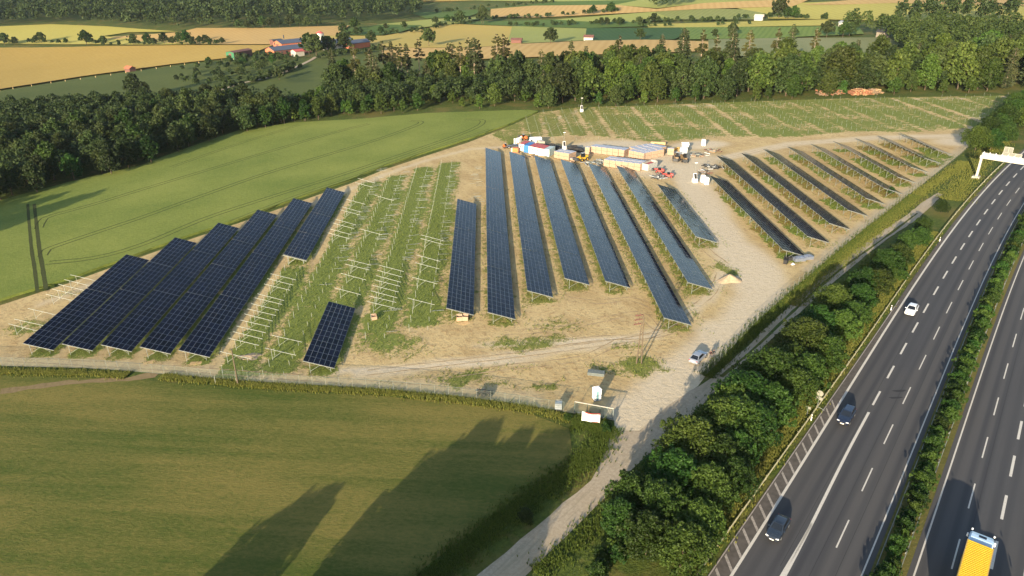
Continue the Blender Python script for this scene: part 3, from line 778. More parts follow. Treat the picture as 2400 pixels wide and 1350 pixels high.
def make_car(label, loc, rz, paint, suv=False, group=None, plate=True, sunroof=False):
    """y forward; length about 4.5 m"""
    root = thing('car', label, 'car', loc, rz, group)
    L = 4.55; W = 0.90; up = 0.12 if suv else 0.0
    # lower body: stations of (y, half width, floor, shoulder)
    st = [(-2.27, .70, .40, .66), (-2.22, .80, .30, .86), (-1.95, .88, .24, .95), (-1.3, .90, .22, .96), (-0.3, .90, .20, .94), (0.7, .90, .20, .92), (1.2, .89, .22, .90), (1.75, .87, .24, .83), (2.12, .80, .28, .72), (2.27, .66, .34, .60)]
    S = []
    for y, w, f, s in st:
        f += up * .7; s += up
        S.append([(-w * .93, y, f), (-w, y, f + .14), (-w, y, s - .16), (-w * .95, y, s - .03), (-w * .70, y, s + .015), (0, y, s + .035), (w * .70, y, s + .015), (w * .95, y, s - .03), (w, y, s - .16), (w, y, f + .14), (w * .93, y, f)])
    me = ring_mesh(S, paint, 'body'); obj('body', me, root)
    # cabin: belt line and roof outline
    zb = .92 + up; zr = 1.42 + up * 1.6
    bel = [(-.79, -2.02 if not suv else -2.12), (-.80, 0.95), (.80, 0.95), (.79, -2.02 if not suv else -2.12)]
    rf = [(-.60, -1.25 if not suv else -1.75), (-.62, 0.18), (.62, 0.18), (.60, -1.25 if not suv else -1.75)]
    ins = 0.0
    R0 = [(x, y, zr) for x, y in rf]; B0 = [(x, y, zb) for x, y in bel]
    mid = lambda y0, y1, x0, x1: None
    m = MB()
    RT = [(-.52, rf[0][1] + .12, zr + .03), (-.54, rf[1][1] - .10, zr + .03), (.54, rf[1][1] - .10, zr + .03), (.52, rf[0][1] + .12, zr + .03)]
    m.add(R0 + RT, [(0, 1, 5, 4), (1, 2, 6, 5), (2, 3, 7, 6), (3, 0, 4, 7), (4, 5, 6, 7)])
    roof = m.build('roof', paint, root)
    if sunroof: MB().box((0, 0.0, zr + .034), (.74, .44, .012)).build('sunroof', M_GLASS, roof)
    def pane(name, a, b, c, d, inset=.05):
        q = [Vector(v) for v in (a, b, c, d)]; cen = sum(q, Vector()) / 4; n = (q[1] - q[0]).cross(q[3] - q[0]).normalized()
        if n.dot(cen - Vector((0, -0.3, 1.0))) < 0: n = -n
        obj(name, mesh_from(name, [tuple(v + n * .004) for v in [x.lerp(cen, inset * 2.2) for x in q]], [(0, 1, 2, 3)], [M_GLASS]), root)
        return [tuple(x) for x in q]
    mm = MB()
    quads = [('windscreen', B0[1], B0[2], R0[2], R0[1]), ('rear_window', B0[3], B0[0], R0[0], R0[3]), ('side_window', B0[0], B0[1], R0[1], R0[0]), ('side_window', B0[2], B0[3], R0[3], R0[2])]
    for nm, *q in quads:
        pane(nm, *q); mm.add(q, [(0, 1, 2, 3)])
    mm.build('pillar_frame', paint, root)
    wm = MB().tube([(-.11, 0, 0), (.11, 0, 0)], .32, 14).mesh('wheel', M_BLACK)
    rm = MB().tube([(-.115, 0, 0), (.115, 0, 0)], .20, 10).mesh('rim', M_GREY)
    for x in (-.80, .80):
        for y in (-1.38, 1.38):
            o = obj('wheel', wm, root, (x, y, .32)); obj('rim', rm, o)
    for x in (-.62, .62):
        MB().box((x, 2.13, .66 + up), (.36, .16, .13), rz=-.28 * (1 if x > 0 else -1)).build('headlight', M_LAMP, root)
        MB().box((x * 1.08, -2.20, .78 + up), (.30, .10, .13)).build('tail_light', M_TAIL, root)
        MB().box((x * 1.58, .70, .98 + up), (.18, .10, .13)).build('mirror', paint, root)
    MB().box((0, 2.25, .52 + up * .6), (.95, .05, .16)).build('grille', M_BLACK, root)
    MB().box((0, 2.285, .42 + up * .5), (.52, .02, .12)).build('number_plate', M_WHITE, root)
    MB().box((0, -2.285, .60 + up * .5), (.52, .02, .12)).build('number_plate', M_WHITE, root)
    return root
def on_road(px, py):
    p = P(px, py); d = road_heading(p)
    return (p.x, p.y, zt(p.x, p.y) + 0.06), d
NAVY = car_paint('navy_car_paint', (0.010, 0.016, 0.036)); CHAR = car_paint('charcoal_car_paint', (0.020, 0.028, 0.042)); WHT = car_paint('white_car_paint', (0.74, 0.76, 0.78)); SIL = car_paint('silver_car_paint', (0.26, 0.29, 0.34), 0.3)
for px, py, pt, lab, suv, sr in ((2135, 732, WHT, 'white saloon car with roof glinting driving on the nearer carriageway', False, False), (1982, 983, NAVY, 'dark navy car with bright headlamps beside the hatched shoulder', True, False), (1822, 1246, CHAR, 'dark grey car with an open sunroof, lowest car on the nearer carriageway', False, True)):
    loc, d = on_road(px, py)
    make_car(lab, loc, math.atan2(d.x, -d.y), pt, suv, 'cars on the motorway', True, sr)
a, b = P(1624, 853), P(1650, 827); d = (b - a).to_2d().normalized(); c = P(1636, 843)
make_car('silver car parked with its boot to the viewer on the sandy site road', (c.x, c.y, c.z + 0.05), math.atan2(-d.x, d.y), SIL)

# lorries
def make_truck(label, front, d, tarp, cabm):
    """front: world point of the trailer's front end"""
    root = thing('lorry', label, 'lorry', (front.x, front.y, zt(front.x, front.y) + 0.06), math.atan2(-d.x, d.y), 'lorries on the far carriageway')
    tl = MB(); tl.box((0, -6.8, 2.45), (2.52, 13.6, 2.9)); body = tl.build('trailer_body', tarp, root)
    rm = MB().bar((-1.22, 0, 0), (1.22, 0, 0), .13, .075).mesh('roof_rib', tarp)
    for k in range(44): obj('roof_rib', rm, body, (0, -.18 - k * .30, 3.93))
    for x in (-1.26, 1.26): MB().box((x, -6.8, 3.88), (.09, 13.6, .14)).build('roof_rail', simple('ochre_rail', (0.55, 0.36, 0.08), .5), body)
    MB().box((0, -6.8, .92), (2.3, 13.2, .16)).build('chassis', M_DGREY, root)
    c = MB(); S = []
    for y, w, z0, z1 in ((0.42, 1.20, .6, 3.45), (0.95, 1.23, .6, 3.78), (1.5, 1.24, .6, 3.80), (2.15, 1.22, .6, 3.62), (2.42, 1.16, .6, 2.9), (2.5, 1.15, .6, 1.9)):
        S.append([(-w, y, z0), (-w, y, z1 - .2), (-w + .18, y, z1), (w - .18, y, z1), (w, y, z1 - .2), (w, y, z0)])
    cab = obj('cab', ring_mesh(S, cabm, 'cab'), root)
    MB().box((0.05, 1.45, 3.805), (.78, .42, .03)).build('roof_hatch', M_GLASS, cab)
    q = [(-1.05, 2.44, 2.85), (1.05, 2.44, 2.85), (1.05, 2.52, 1.9), (-1.05, 2.52, 1.9)]
    obj('windscreen', mesh_from('windscreen', [(x, y + .03, z) for x, y, z in q], [(0, 1, 2, 3)], [M_GLASS]), cab)
    for x in (-1.38, 1.38): MB().box((x, 2.35, 2.75), (.16, .12, .5)).build('mirror', M_WHITE, cab)
    MB().tube([(-1.1, 2.2, 3.78), (-1.1, 2.2, 3.98)], .09).build('roof_lamp', M_WHITE, cab); MB().tube([(1.1, 2.2, 3.78), (1.1, 2.2, 3.98)], .09).build('roof_lamp', M_WHITE, cab)
    wm = MB().tube([(-.16, 0, 0), (.16, 0, 0)], .5, 14).mesh('wheel', M_BLACK); rm2 = MB().tube([(-.165, 0, 0), (.165, 0, 0)], .28, 10).mesh('rim', M_GREY)
    for x in (-1.05, 1.05):
        for y in (1.6, -1.2, -9.0, -10.3, -11.6):
            o = obj('wheel', wm, root, (x, y, .5)); obj('rim', rm2, o)
    return root
fl, fr_ = P(2272, 1265, 4.0), P(2326, 1284, 4.0); fc_ = (fl + fr_) / 2; d = road_heading(fc_)
PALEBLUE = car_paint('pale_blue_cab_paint', (0.42, 0.58, 0.76))
make_truck('lorry with a ribbed yellow tarpaulin trailer and pale blue cab', fc_, d, M_TARP, PALEBLUE)
f2 = fc_.to_2d() - d * 8.5 + Vector((d.y, -d.x)) * 4.4
make_truck('grey lorry just outside the picture beside the yellow trailer lorry', Vector((f2.x, f2.y, 0)), d, simple('grey_tarpaulin', (0.3, 0.32, 0.35), .5), M_WHITE)

# sign gantry over the carriageway
gb = P(2288, 417); gd = road_heading(P(2360, 420)); gn = Vector((gd.y, -gd.x))
gr_ = thing('sign_gantry', 'white steel gantry with lattice sign backs spanning the motorway', 'gantry', gb, math.atan2(gn.y, gn.x))
GH = 5.9
MB().box((0, 0, GH / 2 + .2), (.62, .85, GH + .4), top=0.92).build('leg', M_CREAM, gr_)
MB().box((-.1, 0, 0.1), (2.0, 2.2, .9), top=.9).build('plinth', M_CONC, gr_)
SP = 34.0
MB().box((SP, 0, GH / 2 + .2), (.62, .85, GH + .4), top=0.92).build('leg', M_CREAM, gr_)
bm_ = MB().box((SP / 2, 0, GH + .35), (SP + .9, .95, .80)).build('beam', M_CREAM, gr_)
for s in (-.45, .45):
    rl = MB()
    for z in (1.15, 1.45, 1.75): rl.bar((-.2, s, GH + z - .3), (SP, s, GH + z - .3), .06)
    rl.build('handrail', M_WHITE, bm_)
    pm = MB().box((0, 0, 0), (.12, .08, 1.15)).mesh('baluster', M_WHITE)
    for k in range(24): obj('baluster', pm, bm_, (0.2 + k * 1.46, s, GH + 1.2))
for x0, x1, z0, z1 in ((4.6, 9.2, .9, 2.4), (4.7, 6.8, 2.4, 3.9), (10.6, 15.2, .9, 2.4), (17, 23, .9, 3.0)):
    sg = MB().box(((x0 + x1) / 2, .62, GH + (z0 + z1) / 2), (x1 - x0, .08, z1 - z0)).build('sign_panel', simple('sign_back', (.16, .165, .14), .6), gr_)
    ft = MB()
    n = max(2, int((x1 - x0) / 1.2))
    for k in range(n + 1): ft.bar((x0 + (x1 - x0) * k / n, .56, GH + z0), (x0 + (x1 - x0) * k / n, .56, GH + z1), .08)
    for z in (z0, z1): ft.bar((x0, .56, GH + z), (x1, .56, GH + z), .08)
    ft.build('frame', M_CREAM, sg)

# road signs, delineators
M_SBACK = simple('dull_sign_back', (.20, .20, .16), .6)
sp = P(1914, 960); sg = thing('road_sign', 'round road sign on a pole behind the crash barrier, seen from the back', 'road sign', sp, TH * -1)
MB().tube([(0, 0, -.3), (0, 0, 3.3)], .045).build('pole', M_GALV, sg)
MB().tube([(0, .05, 2.95), (0, .09, 2.95)], .50, 20).build('disc', M_SBACK, sg); MB().box((0, .07, 2.05), (1.0, .04, .55)).build('plate', M_SBACK, sg)
MB().bar((0, 0, .6), (1.2, -.4, .6), .07).build('stay', M_GALV, sg)
sp = P(1891, 973); sg = thing('road_sign', 'small low rectangular sign post beside the taller round sign', 'road sign', sp, -TH)
MB().tube([(0, 0, -.3), (0, 0, 1.5)], .04).build('pole', M_GALV, sg); MB().box((0, .05, 1.35), (.75, .04, .4)).build('plate', M_SBACK, sg)
dm = MB().box((0, 0, .5), (.14, .12, 1.1)).mesh('post', M_WHITE); db = MB().box((0, 0, .80), (.145, .125, .2)).mesh('band', M_BLACK)
for (px, py), l in zip([(1901, 985), (2088, 727), (2202, 566)], ['white marker post with black band below the road signs', 'white marker post with black band level with the white car', 'white marker post with black band farthest along the verge']):
    o = thing('marker_post', l, 'marker post', P(px, py), -TH, 'marker posts on the verge'); obj('post', dm, o); obj('band', db, o)

# ------------------------------------------------------------------ solar tables
ZH, TW = 2.8, 5.46                                # height of the upper edge, width on plan
SL = -2.0 / TW + GA                               # true fall across the table
TILT = math.atan(-SL)
RZ = -HD
MP, NP_ = 1.98, TW / math.cos(TILT) / 6           # module pitch along and across
def module_parts():
    l, w, t, b = 1.955, NP_ - 0.022, 0.04, 0.026
    x0, x1, y0, y1 = -w / 2, w / 2, -l / 2, l / 2
    V = [(x0, y0, 0), (x1, y0, 0), (x1, y1, 0), (x0, y1, 0), (x0 + b, y0 + b, 0.001), (x1 - b, y0 + b, 0.001), (x1 - b, y1 - b, 0.001), (x0 + b, y1 - b, 0.001), (x0, y0, -t), (x1, y0, -t), (x1, y1, -t), (x0, y1, -t)]
    Fs = [(4, 5, 6, 7), (0, 1, 5, 4), (1, 2, 6, 5), (2, 3, 7, 6), (3, 0, 4, 7), (0, 8, 9, 1), (1, 9, 10, 2), (2, 10, 11, 3), (3, 11, 8, 0), (8, 11, 10, 9)]
    return V, Fs, [0, 1, 1, 1, 1, 1, 1, 1, 1, 2]
MV, MF, MI = module_parts()
module_me = mesh_from('module', MV, MF, [M_SOLAR, M_ALU, M_BACK], False, MI)
def gz(du): return GA * du                        # ground inside a table's own frame
def zp(du): return ZH + SL * du                   # module plane
def frame_mesh(name, mat, beam=True):
    m = MB()
    if beam: m.bar((-.05, 0, zp(-.05) - .17), (TW + .05, 0, zp(TW + .05) - .17), .07, .10)
    m.bar((1.05, 0, gz(1.05) - .3), (1.05, 0, zp(1.05) - .2), .08)
    m.bar((4.75, 0, gz(4.75) - .3), (4.75, 0, zp(4.75) - .2), .08)
    m.bar((1.05, 0, gz(1.05) + .45), (2.9, 0, zp(2.9) - .22), .055)
    m.bar((4.75, 0, gz(4.75) + .35), (3.9, 0, zp(3.9) - .22), .06)
    return m.mesh(name, mat)
frame_me = frame_mesh('support_frame', M_GALV)
def purlins_mesh(n):
    m = MB()
    for du in (.45, 1.9, 3.5, 5.0): m.bar((du, -.1, zp(du) - .085), (du, n * MP + .1, zp(du) - .085), .06, .07)
    m.bar((.02, -.05, zp(.02) - .05), (.02, n * MP + .05, zp(.02) - .05), .05, .05)
    return m.mesh('purlins', M_GALV)
pur_cache = {}; arr_cache = {}
def array_mesh(n):
    if n in arr_cache: return arr_cache[n]
    V = []; Fs = []; MI_ = []
    ct, st_ = math.cos(TILT), math.sin(TILT)
    for k in range(n):
        for r in range(6):
            du = (r + .5) * TW / 6; b = len(V)
            for x, y, z in MV: V.append((du + x * ct + z * st_, (k + .5) * MP + y, zp(du) - x * st_ + z * ct))
            Fs += [tuple(i + b for i in f) for f in MF]; MI_ += MI
    arr_cache[n] = mesh_from('module_array', V, Fs, [M_SOLAR, M_ALU, M_BACK], False, MI_)
    return arr_cache[n]
ORD = ['first', 'second', 'third', 'fourth', 'fifth', 'sixth', 'seventh', 'eighth', 'ninth', 'tenth']
def row_name(i):
    if i == -3: return 'standing alone among the bare frames'
    if i < -2: return 'in the %s row of the dark left block' % ORD[i + 10]
    if i < 8: return 'in the %s row of the centre block' % ORD[i]
    return 'in the %s row right of the pale haul road' % ORD[i - 9]
def solar_table(i, v0, v1, label, fine):
    n = max(1, int(round((v1 - v0) / MP - 0.05)))
    base = UV(U0 + i * US, v0)
    root = thing('solar_table', label, 'solar panels', (base.x, base.y, zt(base.x, base.y)), RZ, 'solar tables', (1, (v1 - v0 - .12) / (n * MP), 1))
    if fine:
        for k in range(n):
            for r in range(6):
                du = (r + .5) * TW / 6
                obj('module', module_me, root, (du, (k + .5) * MP, zp(du)), (random.gauss(0, .003), TILT + random.gauss(0, .005), 0))
    else:
        obj('module_array', array_mesh(n), root)['kind'] = 'stuff'
    if n not in pur_cache: pur_cache[n] = purlins_mesh(n)
    obj('purlins', pur_cache[n], root)
    nf = max(2, int(round(n * MP / 3.9)) + 1)
    for k in range(nf): obj('support_frame', frame_me, root, (0, .12 + (n * MP - .24) * k / (nf - 1), 0))
    return root
for i, (a, b, br) in ROWS.items():
    cuts = [a] + br + [b]; nt_ = len(cuts) - 1
    for k in range(nt_):
        if nt_ == 1: pos = 'single short' if i == -3 else 'single'
        else: pos = 'front' if k == 0 else 'rear' if k == nt_ - 1 else ORD[k] + ' from front'
        word = 'solar table ' if i != -3 else 'six-column solar table '
        solar_table(i, cuts[k] + (0.12 if k else 0), cuts[k + 1], (pos + ' ' + word + row_name(i)), cuts[k] < 196 and i < 8)

M_FPOST = simple('dull_fence_post', (0.20, 0.22, 0.19), 0.6, 0.1)
# ------------------------------------------------------------------ bare mounting frames and rammed posts
M_BEAM = simple('bright_galvanised_beam', (0.29, 0.31, 0.27), 0.5, 0.2, 0.12)
beam_me = MB().bar((-.05, 0, zp(-.05) - .05), (TW + .05, 0, zp(TW + .05) - .05), .07, .09).mesh('beam', M_BEAM)
post_me = MB().bar((1.05, 0, gz(1.05) - .3), (1.05, 0, zp(1.05) - .08), .075).mesh('rear_post', M_GALV)
fpost_me = MB().bar((4.75, 0, gz(4.75) - .3), (4.75, 0, zp(4.75) - .08), .07).mesh('front_post', M_GALV)
brace_me = MB().bar((1.05, 0, gz(1.05) + .4), (2.9, 0, zp(2.9) - .1), .055).mesh('brace', M_GALV)
FRAMES = []
def frame_at(px, py, i=None):
    w = P(px, py, ZH); u, v = uv_of(w)
    FRAMES.append((round((u - U0) / US) if i is None else i, v))
for p in [(159, 644), (146, 655), (134, 666), (121, 677), (107, 689), (69, 722), (38, 747), (25, 758)]: frame_at(*p)
for p in [(634, 641), (627, 652.5), (618.5, 665), (603, 688), (597, 697.5), (588.5, 711), (580.5, 723.5), (573, 735), (564, 749.5), (555, 763.5), (546, 776.5), (536, 792), (516, 823), (664, 598)]: frame_at(*p, -5)
for p in [(842, 417), (836, 427), (816, 466), (805, 484), (800, 491), (787, 513), (783, 522), (775, 536), (771, 545), (638, 785), (622, 815)]: frame_at(*p, -4)
for p in [(883, 457), (847, 536), (815, 607), (811, 618), (800, 640), (785, 674)]: frame_at(*p, -3)
for p in [(890, 621), (887, 633), (883, 645), (879, 655), (875, 668), (870, 681), (866, 693), (862, 706)]: frame_at(*p, -2)
for p in [(990, 550), (986, 558), (977, 597), (974, 615), (965, 649), (955, 698)]: frame_at(*p, -1)
RN = {-11: 'left of the dark left block', -5: 'in the frame row beside the dark left block', -4: 'in the second row of bare frames', -3: 'in the third row of bare frames', -2: 'in the fourth row of bare frames', -1: 'in the last row of bare frames before the centre block'}
FRAMES = [(i, v) for i, v in FRAMES if i in RN]
byrow = {}
for i, v in FRAMES: byrow.setdefault(i, []).append(v)
for i, vs_ in byrow.items():
    for k, v in enumerate(sorted(vs_)):
        b = UV(U0 + i * US, v)
        nm = ['nearest', 'second nearest', 'third nearest', 'fourth nearest', 'fifth nearest', 'sixth nearest', 'seventh nearest', 'eighth nearest'][k] if k < 8 else ['ninth', 'tenth', 'eleventh', 'twelfth', 'thirteenth', 'fourteenth', 'fifteenth'][k - 8] + ' nearest'
        o = thing('mounting_frame', '%s bare mounting frame %s' % (nm, RN[i]), 'mounting frame', (b.x, b.y, zt(b.x, b.y)), RZ, 'bare mounting frames')
        o.rotation_euler.z += random.uniform(-.03, .03)
        for nme, me in (('beam', beam_me), ('rear_post', post_me), ('front_post', fpost_me), ('brace', brace_me)): obj(nme, me, o)
# posts still without beams
pm = MB().box((0, 0, .7), (.075, .06, 2.0)).mesh('steel_post', M_GALV); pm2 = MB().box((0, 0, .45), (.07, .06, 1.2)).mesh('steel_post', M_GALV)
npost = 0
for i, lo, hi in ((-5, 113, 168), (-4, 114, 236), (-3, 141, 242), (-2, 126, 250), (-1, 128, 254), (0, 205, 256)):
    v = lo
    while v < hi:
        if min([abs(v - q) for q in byrow.get(i, [])] or [9]) > 0.9:
            for du, me in ((1.05, pm), (4.75, pm2)):
                if npost < 230:
                    b = UV(U0 + i * US + du, v); o = obj('steel_post', me, None, (b.x, b.y, zt(b.x, b.y)))
                    tag(o, 'bare rammed steel post in the weedy strips between the panel blocks', 'post', 'rammed posts without beams'); npost += 1
        v += 3.9
# loose rails lying along the strips
rl = MB().box((0, 0, .06), (4.6, .07, .06)).mesh('steel_rail', M_GALV)
nrail = 0
for i in (-4, -3, -2, -1, 0):
    for k in range(40):
        v = random.uniform(128 if i > -3 else 150, 250) if k < 10 else random.uniform(165, 252)
        if i == 0 and v < 206: continue
        du = random.choice([6.6, 7.0, 7.4, 5.8])
        b = UV(U0 + i * US + du - 1.2, v)
        o = obj('steel_rail', rl, None, (b.x, b.y, zt(b.x, b.y) + .12), (0, -math.atan(GA), random.gauss(RZ, .1)))
        o.scale = (random.uniform(.35, .8), 1, 1)
        tag(o, 'loose steel rail laid across the grass between bare frame rows', 'steel rail', 'loose rails waiting in the weeds'); nrail += 1
# the far, staked-out half of the site: hundreds of posts
m = MB(); cnt = 0
for i in range(3, 32):
    lo = 266 + max(0, (i - 7)) * -0.8; u = U0 + i * US
    v = lo + hsh(i) * 3
    while v < 372:
        for du in (1.05, 4.75):
            b = UV(u + du, v)
            if inside(site, b.x, b.y) and hsh(v, i) > .12:
                hgt = 1.5 if du < 2 else .95
                m.box((b.x, b.y, zt(b.x, b.y) + hgt / 2 - .2), (.06, .05, hgt + .3), hsh(v, du) * .5); cnt += 1
        v += 3.9
o = m.build('rammed_posts', M_FPOST); tag(o, 'hundreds of short steel posts staked over the green far half of the site', 'posts', None, 'stuff')

# ------------------------------------------------------------------ fences
M_WIRE = simple('green_grey_wire', (0.085, 0.115, 0.10), 0.5, 0.2)
def fence(label, pts, h, spacing, wire=0.13, ww=0.015, pale=M_FPOST, group=None):
    pts = ribbon_pts(pts, 1.0) if len(pts) > 2 else pts
    L = [0.0]
    for a, b in zip(pts, pts[1:]): L.append(L[-1] + (b - a).length)
    def at(s):
        for k in range(len(L) - 1):
            if s <= L[k + 1]:
                return pts[k].lerp(pts[k + 1], (s - L[k]) / max(1e-6, L[k + 1] - L[k]))
        return pts[-1]
    b0 = pts[0]; z0 = zt(b0.x, b0.y)
    root = thing('fence', label, 'fence', (b0.x, b0.y, z0), 0, group)
    pme = MB().tube([(0, 0, -.4), (0, 0, h + .05)], .028, 6).mesh('post', pale)
    n = int(L[-1] / spacing); prev = None
    for k in range(n + 1):
        p = at(k * spacing); obj('post', pme, root, (p.x - b0.x, p.y - b0.y, zt(p.x, p.y) - z0))
    m = MB(); V = []; Fs = []
    nn = int(L[-1] / wire)
    for k in range(nn):
        p = at(k * wire); q = at(k * wire + .05); d = (q - p)
        d = d.normalized() if d.length else Vector((1, 0)); d *= ww / 2
        z = zt(p.x, p.y) - z0; x, y = p.x - b0.x, p.y - b0.y; b = len(V)
        V += [(x - d.x, y - d.y, z + .05), (x + d.x, y + d.y, z + .05), (x + d.x, y + d.y, z + h), (x - d.x, y - d.y, z + h)]; Fs.append((b, b + 1, b + 2, b + 3))
    for j in range(int(h / (wire * 1.3)) + 1):
        zz = .06 + j * wire * 1.3
        for k in range(n):
            p, q = at(k * spacing), at((k + 1) * spacing); b = len(V)
            w = ww if 0 < j < int(h / (wire * 1.3)) else .05
            for c, s in ((p, -1), (q, -1), (q, 1), (p, 1)): V.append((c.x - b0.x, c.y - b0.y, zt(c.x, c.y) - z0 + zz + s * w / 2))
            Fs.append((b, b + 1, b + 2, b + 3))
    o = obj('wire_mesh', mesh_from('wire_mesh', V, Fs, [M_WIRE]), root); o['kind'] = 'stuff'
    return root
fence('long wire mesh fence between the mown meadow and the panel rows', PP([(-250, 849), (0, 858), (200, 863), (350, 874), (550, 892), (700, 902), (900, 914), (1100, 934), (1300, 963), (1345, 970)]), 2.0, 2.5)
fence('wire mesh fence on the grassy edge beside the service track and motorway', PP([(1640, 893), (1668, 868), (1780, 750), (1900, 644), (2030, 535), (2150, 443), (2250, 363), (2330, 289), (2388, 232)]), 2.0, 2.5, 0.15)

# gate with the banner
ga, gb_ = P(1346, 967), P(1437, 984)
gd = (gb_ - ga).to_2d(); gl = gd.length; gt = thing('gate', 'wide steel sliding gate beside the gravel entrance', 'gate', ga, math.atan2(gd.y, gd.x))
GHT = 2.1; dzg = (gb_.z - ga.z)
fr = MB()
fr.bar((0, 0, GHT), (gl, 0, GHT + dzg), .11, .11)
fr.build('top_beam', M_CREAM, gt)
MB().bar((0, 0, .15), (gl, 0, .15 + dzg), .14).build('bottom_beam', M_GALV, gt)
for k, x in enumerate((0, gl * .33, gl * .66, gl - .05)): MB().bar((x, 0, -.3), (x, 0, GHT + dzg * x / gl), .11).build('upright', M_WIRE if k < 3 else M_GALV, gt)
b = MB()
for k in range(int(gl / .14)): b.bar((k * .14, .0, .2), (k * .14, 0, GHT - .05 + dzg * k * .14 / gl), .025)
b.build('infill_bars', M_WIRE, gt)
MB().bar((gl, 0, 0.2 + dzg), (gl - 1.2, 0, GHT + dzg), .06).build('stay', M_GALV, gt)
# the banner: red top strip, company lettering too small to read in the photograph
bl, br_ = P(1363, 992), P(1405, 998)
bd = (br_ - bl).to_2d(); bw = bd.length
bn = thing('banner', 'white company banner with red top strip and rows of grey lettering at the gate', 'banner', bl, math.atan2(bd.y, bd.x))
bz = br_.z - bl.z
NB = 12; V = []; Fs = []; mi = []
zrow = [.55, .62, 2.02, 2.22]
for i in range(NB + 1):
    f = i / NB; sag = -.22 * math.sin(math.pi * f) * .6
    for z in zrow: V.append((f * bw, -.02 + .05 * math.sin(f * 9), z + bz * f + (sag if z > 1.5 else 0)))
for i in range(NB):
    for k in range(3):
        Fs.append((i * 4 + k, i * 4 + 4 + k, i * 4 + 5 + k, i * 4 + 1 + k)); mi.append(1 if (k == 2 and i > 1) or (k == 0 and i > 6) else 0)
obj('cloth', mesh_from('cloth', V, Fs, [M_WHITE, M_RED], False, mi), bn)
for x in (0, bw): MB().bar((x, .08, -.3), (x, .08, 2.3 + bz * x / bw), .07).build('upright', M_WIRE, bn)
let = MB()
for i, ch in enumerate('X  WMONAWTU'):
    if ch == ' ': continue
    x = .35 + i * (bw - .6) / 11; f = x / bw; z = 1.52 + bz * f - .05
    w, h_ = .22, .28
    let.box((x, -.05, z + h_ / 2), (w, .01, .05)); let.box((x, -.05, z - h_ / 2 + .05), (w, .01, .05)); let.box((x - w / 2 + .03, -.05, z), (.05, .01, h_)); 
    if i % 2: let.box((x + w / 2 - .03, -.05, z), (.05, .01, h_))
for i in range(7):
    x = .5 + i * (bw - 1) / 6.5; let.box((x, -.05, 1.0 + bz * x / bw), (.28, .01, .05))
let.build('lettering', M_GREY, bn)

# ------------------------------------------------------------------ poles
pb, pb2 = P(1491.5, 852), P(1503.5, 853)
pl = thing('utility_pole', 'twin-legged timber power pole with cross arms on a weedy island', 'utility pole', pb)
off = pb2 - pb; PHt = 9.6
apex = off * .5 + Vector((0, 0, PHt))
MB().tube([(0, 0, -.5), apex + Vector((-.12, 0, -1.2))], [.13, .09], 8).build('leg', M_WOOD, pl)
MB().tube([off + Vector((0, 0, -.5)), apex + Vector((.12, 0, 0))], [.13, .09], 8).build('leg', M_WOOD, pl)
st = MB()
for k in range(9):
    f = .15 + k * .09; a = Vector((0, 0, 0)).lerp(apex, f); b = off.lerp(apex, f + (.045 if k % 2 else -.045)); st.bar(a, b, .06)
st.build('lattice_stay', M_WOOD, pl)
for k, z in enumerate((0.1, -.75, -1.6)):
    c = apex + Vector((-.2 - .1 * k, 0, z)); a = MB(); a.bar(c + Vector((-1.15, -.35, 0)), c + Vector((.25, .08, 0)), .16, .14); arm = a.build('cross_arm', M_DBRICK, pl)
    for x in (-.9, -.3): MB().tube([c + Vector((x, x * .3, .07)), c + Vector((x, x * .3, .32))], .06).build('insulator', M_DBRICK, arm)
pb = P(558, 902); tp = P(543, 902)
pl = thing('utility_pole', 'thin single timber pole standing in the meadow fence', 'utility pole', pb)
MB().tube([(0, 0, -.5), (0, 0, 7.2)], [.15, .10], 8).build('shaft', M_WOOD, pl)
MB().tube([(0, 0, 7.2), (0, 0, 7.32)], .14, 8).build('cap', M_DGREY, pl)

# ------------------------------------------------------------------ portable toilets, camera towers, small things
M_TDOOR = simple('blue_grey_door', (.16, .30, .34), .5); M_TW = simple('white_plastic', (.80, .80, .80), .45, var=.04)
def toilet(label, px, py, rz):
    o = thing('portable_toilet', label, 'portable toilet', P(px, py), rz, 'portable toilets')
    MB().box((0, 0, 1.08), (1.12, 1.12, 2.1)).build('cabin', M_TW, o)
    MB().add([(-.62, -.62, 2.12), (.62, -.62, 2.12), (.62, .62, 2.12), (-.62, .62, 2.12), (-.35, -.3, 2.38), (.35, -.3, 2.38), (.35, .3, 2.38), (-.35, .3, 2.38)], [(0, 1, 5, 4), (1, 2, 6, 5), (2, 3, 7, 6), (3, 0, 4, 7), (4, 5, 6, 7), (0, 3, 2, 1)]).build('roof', M_TW, o)
    d = MB().box((-.12, -.575, 1.05), (.42, .03, 1.8)).build('door', M_TDOOR, o); MB().box((.03, -.60, 1.1), (.05, .03, .2)).build('handle', M_GREY, d)
    MB().box((0, 0, .04), (1.2, 1.2, .12)).build('base', M_DGREY, o)
toilet('white portable toilet with blue-grey door near the entrance gate', 1398, 936, R(18))
toilet('white portable toilet alone beside the staked green far field', 1648, 342, R(10))
toilet('white portable toilet, front one of the pair at the haul road', 1655, 433, R(12))
toilet('white portable toilet, rear one of the pair at the haul road', 1647, 428, R(12))
